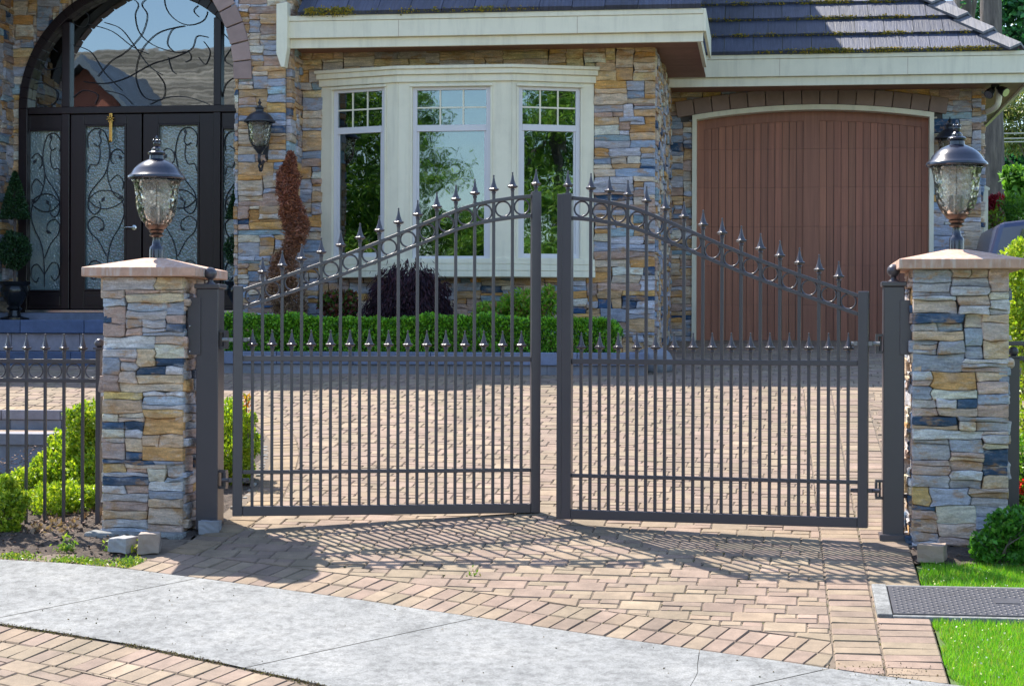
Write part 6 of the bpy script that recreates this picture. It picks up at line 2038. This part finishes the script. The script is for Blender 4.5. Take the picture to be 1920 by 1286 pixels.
# ------------------------------------------------------------------ parked car behind the right hedge
q = W(1892, 412, 9.0)
zr_ = q.z; zg_ = g(9.0) - 0.0
car = thing("parked_car", (q.x + 1.2, 9.6, zg_), "slate blue parked car beyond the golden hedge, only its sloping rear and roof showing", "car")
xw = Hx(1853, 9.0)
xt = Hx(1876, 9.0)
prof = [(xw + 0.02, zg_ + .30), (xw - 0.02, zg_ + .62), (xw + 0.0, zr_ - 0.42), (xt - 0.02, zr_ - 0.03), (xt + 0.25, zr_), (xt + 1.5, zr_ + 0.05), (xt + 2.4, zr_ - 0.02), (xt + 3.1, zr_ - 0.45), (xt + 4.0, zr_ - 0.55), (xt + 4.15, zg_ + .55), (xt + 4.1, zg_ + .3)]
mb = MB(); mb.prism([(x, 9.0, z) for x, z in prof], (0, 1.75, 0))
mb.build("body", M_CAR, car, bevel=0.06)
mb = MB()
mb.prism([(xt + .12, 8.992, zr_ - .40), (xt + .22, 8.992, zr_ - .10), (xt + 2.3, 8.992, zr_ - .10), (xt + 2.8, 8.992, zr_ - 0.40)], (0, -0.006, 0))
mb.build("side_window", M_CARGLASS, car)
for dx in (0.75, 3.5):
    for yy in (9.0, 10.57):
        mb = MB(); c_ = Vector((xw + dx, yy, zg_ + 0.31))
        mb.torus(c_ + Vector((0, 0.09, 0)), (1, 0, 0), (0, 0, 1), 0.25, 0.085, 24, 8)
        w = mb.build("tyre", M_RUBBER, car, smooth=True)
        mb = MB(); mb.tube([c_ + Vector((0, 0.03, 0)), c_ + Vector((0, 0.15, 0))], 0.19, 18); mb.build("rim", M_STEEL, w)

# ------------------------------------------------------------------ trees beyond the garage
def tree(name, label, base, tx, th, r0, crown_blobs, n, size, pal, aspect=0.6, group=None, droop=0.0, limbs=8, shell=0.45, mat=None):
    root = thing(name, base, label, "tree", group)
    b = Vector(base)
    mb = MB(); k = 12
    P = [b + Vector((tx * (i / k) + rnd.uniform(-.03, .03) * r0 * 3, 0, th * i / k)) for i in range(k + 1)]
    P[0] -= Vector((0, 0, 0.2))
    mb.tube(P, [r0 * (1.15 if i == 0 else 1 - 0.45 * i / k) for i in range(k + 1)], 14)
    tk = mb.build("trunk", M_BARK, root, smooth=True)
    p, nn = blob_points(crown_blobs, n, shell)
    mb = MB()
    for i in range(limbs):
        c_, r_ = rnd.choice(crown_blobs); t_ = rnd.uniform(0.45, 0.95)
        s_ = P[int(t_ * k)]
        m_ = (s_ + Vector(c_)) / 2 + Vector((0, 0, 0.2))
        mb.tube([s_, m_, Vector(c_)], [r0 * 0.28, r0 * 0.16, r0 * 0.06], 6)
    if limbs: mb.build("limb", M_BARK, root)
    leaf_object("crown", p, nn, size, pick_cols(pal, len(p), 0.3), mat or M_LEAF, root, aspect=aspect, jitter=0.9, droop=droop)
    return root
GB = g(13)
def dp(px, py, d): return Dp(px, py, d)
TEAL = [(0.034, 0.149, 0.069), (0.057, 0.218, 0.092), (0.023, 0.092, 0.052), (0.092, 0.299, 0.103), (0.017, 0.063, 0.040)]
LIME = [(0.12, 0.28, 0.04), (0.18, 0.36, 0.05), (0.08, 0.20, 0.03)]
OLIVE = [(0.184, 0.218, 0.069), (0.253, 0.253, 0.115), (0.115, 0.172, 0.057), (0.081, 0.149, 0.057)]
b = dp(1862, 640, 36); t_ = dp(1857, 0, 36)
bl = []
for (px, py, r) in ((1840, -330, 1.6), (1900, -250, 1.4), (1780, -260, 1.3), (1860, -520, 1.6)):
    q = dp(px, py, 36); bl += lumps((q.x, q.y, q.z), (r, r, r * .7), 5, 0.45)
tree("fir_tree", "thick straight grey brown trunk rising just right of the garage corner", (b.x, b.y, GB), -0.1, 14, 0.25, bl, 5000, 0.16, TEAL, 0.35, droop=0.5, limbs=6)
b = dp(1803, 640, 44)
bl = []
for (px, py, r) in ((1790, -330, 2.0), (1740, -250, 1.6), (1850, -420, 1.8)):
    q = dp(px, py, 44); bl += lumps((q.x, q.y, q.z), (r, r, r * .7), 5, 0.45)
q = dp(1806, 10, 43.5); bl.append(((q.x, q.y, q.z), (0.12, 0.2, 0.25)))
tree("fir_tree", "second grey brown trunk showing above the garage hip, left of the thicker one", (b.x, b.y, GB), 0.0, 15, 0.26, bl, 5000, 0.16, TEAL, 0.35, droop=0.5, limbs=6)
bl = []
for (px, py, r) in ((1915, 40, 1.5), (1960, -20, 1.8), (1900, 110, .9), (1930, 120, 1.1), (1885, -10, 0.9), (1880, 70, 0.6), (1825, 10, .55), (1820, 60, .45), (1890, 150, .6), (1905, -60, 1.2)):
    q = dp(px, py, 52); bl += lumps((q.x, q.y, q.z), (r, r, r * .8), 4, 0.45)
b = dp(1965, 640, 52)
tree("broadleaf_tree", "tall teal green broadleaf tree with sky showing through, at the top right corner", (b.x, b.y, GB), 0.2, 9, 0.22, bl, 9000, 0.17, TEAL, 0.65, limbs=8, shell=0.5)
bl = []
for (px, py, r) in ((1905, 230, .8), (1925, 190, .9), (1900, 275, .5), (1940, 260, .8), (1890, 215, .35), (1880, 250, .3)):
    q = dp(px, py, 44); bl += lumps((q.x, q.y, q.z), (r, r, r * .5), 4, 0.4)
b = dp(1950, 640, 44)
tree("olive_conifer", "olive brown drooping conifer beyond the trunk below the right eave", (b.x, b.y, GB), 0.0, 6, 0.16, bl, 5200, 0.15, OLIVE, 0.22, droop=0.8, limbs=6)
bl = []
for (px, py, r) in ((1890, 300, .7), (1930, 330, .9), (1905, 370, .7), (1860, 330, .6), (1925, 280, .6), (1830, 330, .7), (1850, 400, .8)):
    q = dp(px, py, 56); bl += lumps((q.x, q.y, q.z), (r, r, r * .8), 4, 0.4)
b = dp(1900, 640, 56)
tree("broadleaf_tree", "low dark green tree filling the gap behind the trunk and wires", (b.x, b.y, GB), 0.0, 4.5, 0.15, bl, 6500, 0.16, TEAL, 0.65, limbs=5, shell=0.5)
bl = []
for (px, py, r) in ((1912, 340, .3), (1902, 325, .2), (1925, 350, .3), (1908, 365, .2)):
    q = dp(px, py, 31); bl += lumps((q.x, q.y, q.z), (r, r, r * .7), 3, 0.4)
b = dp(1935, 640, 31)
tree("maple_sapling", "light green maple sapling hanging in at the right edge below the wires", (b.x, b.y, GB), -0.05, 2.6, 0.05, bl, 1500, 0.11, LIME, 0.8, limbs=4)
c = dp(1893, 410, 25)
bl = []
for (px, py, r) in ((1893, 420, .28), (1905, 400, .25), (1880, 425, .18), (1912, 425, .3)):
    q = dp(px, py, 25); bl += lumps((q.x, q.y, q.z), (r * .8, r, r * 1.1), 4, 0.4)
shrub("cypress_shrub", "feathery green cypress shrub above the parked car", "shrub", (c.x, c.y, GB), bl + [((c.x, c.y, GB + .8), (.35, .35, .8))], 4500, 0.07, LIME + [(0.06, 0.16, 0.03)], aspect=0.25)
bl = []
for (px, py, r) in ((1860, 385, .16), (1868, 375, .12), (1856, 395, .14)):
    q = dp(px, py, 25.5); bl += lumps((q.x, q.y, q.z), (r, r, r * .7), 3, 0.4)
c = dp(1860, 400, 25.5)
shrub("red_maple_bush", "crimson leaved maple bush between the cream post and the cypress", "shrub", (c.x, c.y, GB), bl + [((c.x, c.y, GB + .7), (.1, .1, .7))], 1800, 0.07, [(0.35, 0.02, 0.05), (0.45, 0.04, 0.08), (0.22, 0.015, 0.03)], aspect=0.5)
bl = []
for (px, py, r) in ((1862, 430, .25), (1856, 460, .25), (1868, 450, .2)):
    q = dp(px, py, 24.6); bl += lumps((q.x, q.y, q.z), (r * .7, r, r), 3, 0.4)
c = dp(1861, 450, 24.6)
shrub("yellow_green_shrub", "yellow green shrub below the crimson maple beside the cream post", "shrub", (c.x, c.y, GB), bl + [((c.x, c.y, GB + .5), (.2, .3, .5))], 2200, 0.06, [(0.2, 0.3, 0.03), (0.1, 0.2, 0.03), (0.12, 0.05, 0.04)], aspect=0.5)
for i, (y0, y1) in enumerate(((249, 247), (259, 256), (265, 263), (312, 309), (336, 333))):
    a, b = dp(1700, y0 + 2, 40), dp(2100, y1 - 2, 40)
    mb = MB(); mid = (a + b) / 2 - Vector((0, 0, 0.03)); mb.tube(catmull([a, mid, b], 8), 0.013, 5)
    tag(mb.build("utility_wire", simple("wire_grey_%d" % i, (0.35, 0.37, 0.38), 0.5), smooth=True), ["highest of the thin overhead wires crossing behind the right trunk", "second highest of the thin overhead wires behind the right trunk", "middle one of the five thin overhead wires behind the right trunk", "second lowest thin overhead wire crossing behind the right trunk", "lowest thin overhead wire crossing behind the right trunk"][i], "wire", "overhead wires at the right edge")
# a wood behind the house
bl = []
for i in range(26):
    x = rnd.uniform(-4, 34); z = rnd.uniform(2, 5.5)
    bl.append(((x, 70 + rnd.uniform(-4, 6), GB + z), (3.0, 2.5, 2.6)))
p, nn = blob_points(bl, 15000, 0.5)
wd = leaf_object("far_wood", p, nn, 0.42, pick_cols(TEAL + [(0.10, 0.2, 0.05)], len(p), 0.3), M_LEAF, None, aspect=0.7)
tag(wd, "dense green wood far behind the garage", "wood", kind='stuff')

# ------------------------------------------------------------------ across the street, mirrored in the windows
nh = thing("neighbour_house", (-19, -30, -0.8), "brick and pale house with brown tiled gable roof across the street", "house")
NX = -3.2
NZ = -0.6
mb = MB(); mb.box(-24, -9.0, -36, -27, -0.8, 7.2); mb.prism([(-9.4, -26.6, 7.0), (-9.4, -31.7, 11.2), (-9.4, -36.8, 7.0)], (0.38, 0, 0)); mb.v = [(x + NX, y, z + NZ if z > 1 else z) for x, y, z in mb.v]; mb.build("wall", M_PLAIN, nh)
mb = MB()
for i in range(24):
    y0, y1 = -26.2 - i * 0.23, -26.2 - (i + 1) * 0.23; z0, z1 = 7.1 + i * 0.185, 7.1 + (i + 1) * 0.185
    mb.prism([(-25, y0, z0 + .1), (-25, y1, z1 + .02), (-25, y1, z1 - .1), (-25, y0, z0 - .02)], (17.0, 0, 0), (lambda k: (0.17 * k, 0.15 * k, 0.125 * k))(rnd.uniform(0.8, 1.5)))
mb.prism([(-25, -31.7, 11.5), (-25, -37.3, 7.1), (-25, -37.3, 6.9), (-25, -31.7, 11.3)], (17.0, 0, 0), (0.25, 0.2, 0.16))
mb.v = [(x + NX, y, z + NZ if z > 1 else z) for x, y, z in mb.v]; mb.build("roof", M_TILE, nh)
mb = MB(); mb.prism([(-17.5, -24.5, -0.8), (-13.2, -24.5, -0.8), (-13.2, -24.5, 7.6), (-15.3, -24.5, 9.9), (-17.5, -24.5, 7.6)], (0, -3, 0))
mb.v = [(x + NX, y, z + NZ if z > 1 else z) for x, y, z in mb.v]; mb.build("brick_gable", M_BRICKRED, nh)
mb = MB()
for s in (-1, 1):
    mb.prism([(-15.3, -24.0, 10.25), (-15.3 + s * 3.0, -24.0, 7.1), (-15.3 + s * 3.0, -24.0, 6.9), (-15.3, -24.0, 10.0)], (0, -6, 0), (0.1, 0.13, 0.17))
mb.v = [(x + NX, y, z + NZ if z > 1 else z) for x, y, z in mb.v]; mb.build("gable_roof", M_TILE, nh)
mb = MB()
for x in (-22, -19.5, -11): 
    for z in (0.8, 4.2): mb.box(x, x + 1.4, -26.995, -26.95, z, z + 1.6)
mb.v = [(x + NX, y, z + NZ if z > 1 else z) for x, y, z in mb.v]; mb.build("window", M_CARGLASS, nh)
DKG = [(0.10, 0.22, 0.04), (0.16, 0.32, 0.05), (0.05, 0.12, 0.03), (0.24, 0.40, 0.05), (0.30, 0.46, 0.07)]
def conifer_blobs(x, y, z0, h, r):
    out = []
    for i in range(16):
        t = i / 15; rr = r * (1 - t) ** 0.8 + 0.25
        for k in range(4):
            a = rnd.uniform(0, 6.28); out.append(((x + math.cos(a) * rr * .55, y + math.sin(a) * rr * .55, z0 + h * t), (rr * .6, rr * .6, h / 18)))
    return out
for (x, y, h, r, n, label) in ((-8.0, -22, 9.0, 4.6, 110000, "broad dark conifer across the street in front of the brick gable"),
                               (-5.6, -21, 5.6, 2.4, 45000, "small bright conifer across the street, lower than its neighbour"),
                               (-14.5, -1, 9.0, 4.0, 100000, "dark conifer standing left of the entrance beyond the fence"),
                               (-17, -6, 8, 3.2, 8000, "mid green conifer beyond the left end of the sidewalk"),
                               (11.0, -10.5, 9.0, 4.6, 110000, "tall bushy conifer beside the street right of the drive"),
                               (16, -6, 8, 3.2, 8000, "bushy green conifer beyond the lawn right of the drive"),
                               (1.8, -27, 6.0, 2.2, 5000, "dark conifer across the street facing the garage"),
                               (9.5, -24, 9.0, 3.0, 6000, "tall conifer across the street right of the drive")):
    z0 = g(y) if y < 0 else g(min(y, 12))
    tree("conifer", label, (x, y, z0), 0, h, 0.18, conifer_blobs(x, y, z0 + 0.7, h - 0.7, r), n, 0.24 if n < 15000 else 0.13, DKG, 0.3, droop=0.5, limbs=4, shell=0.6)
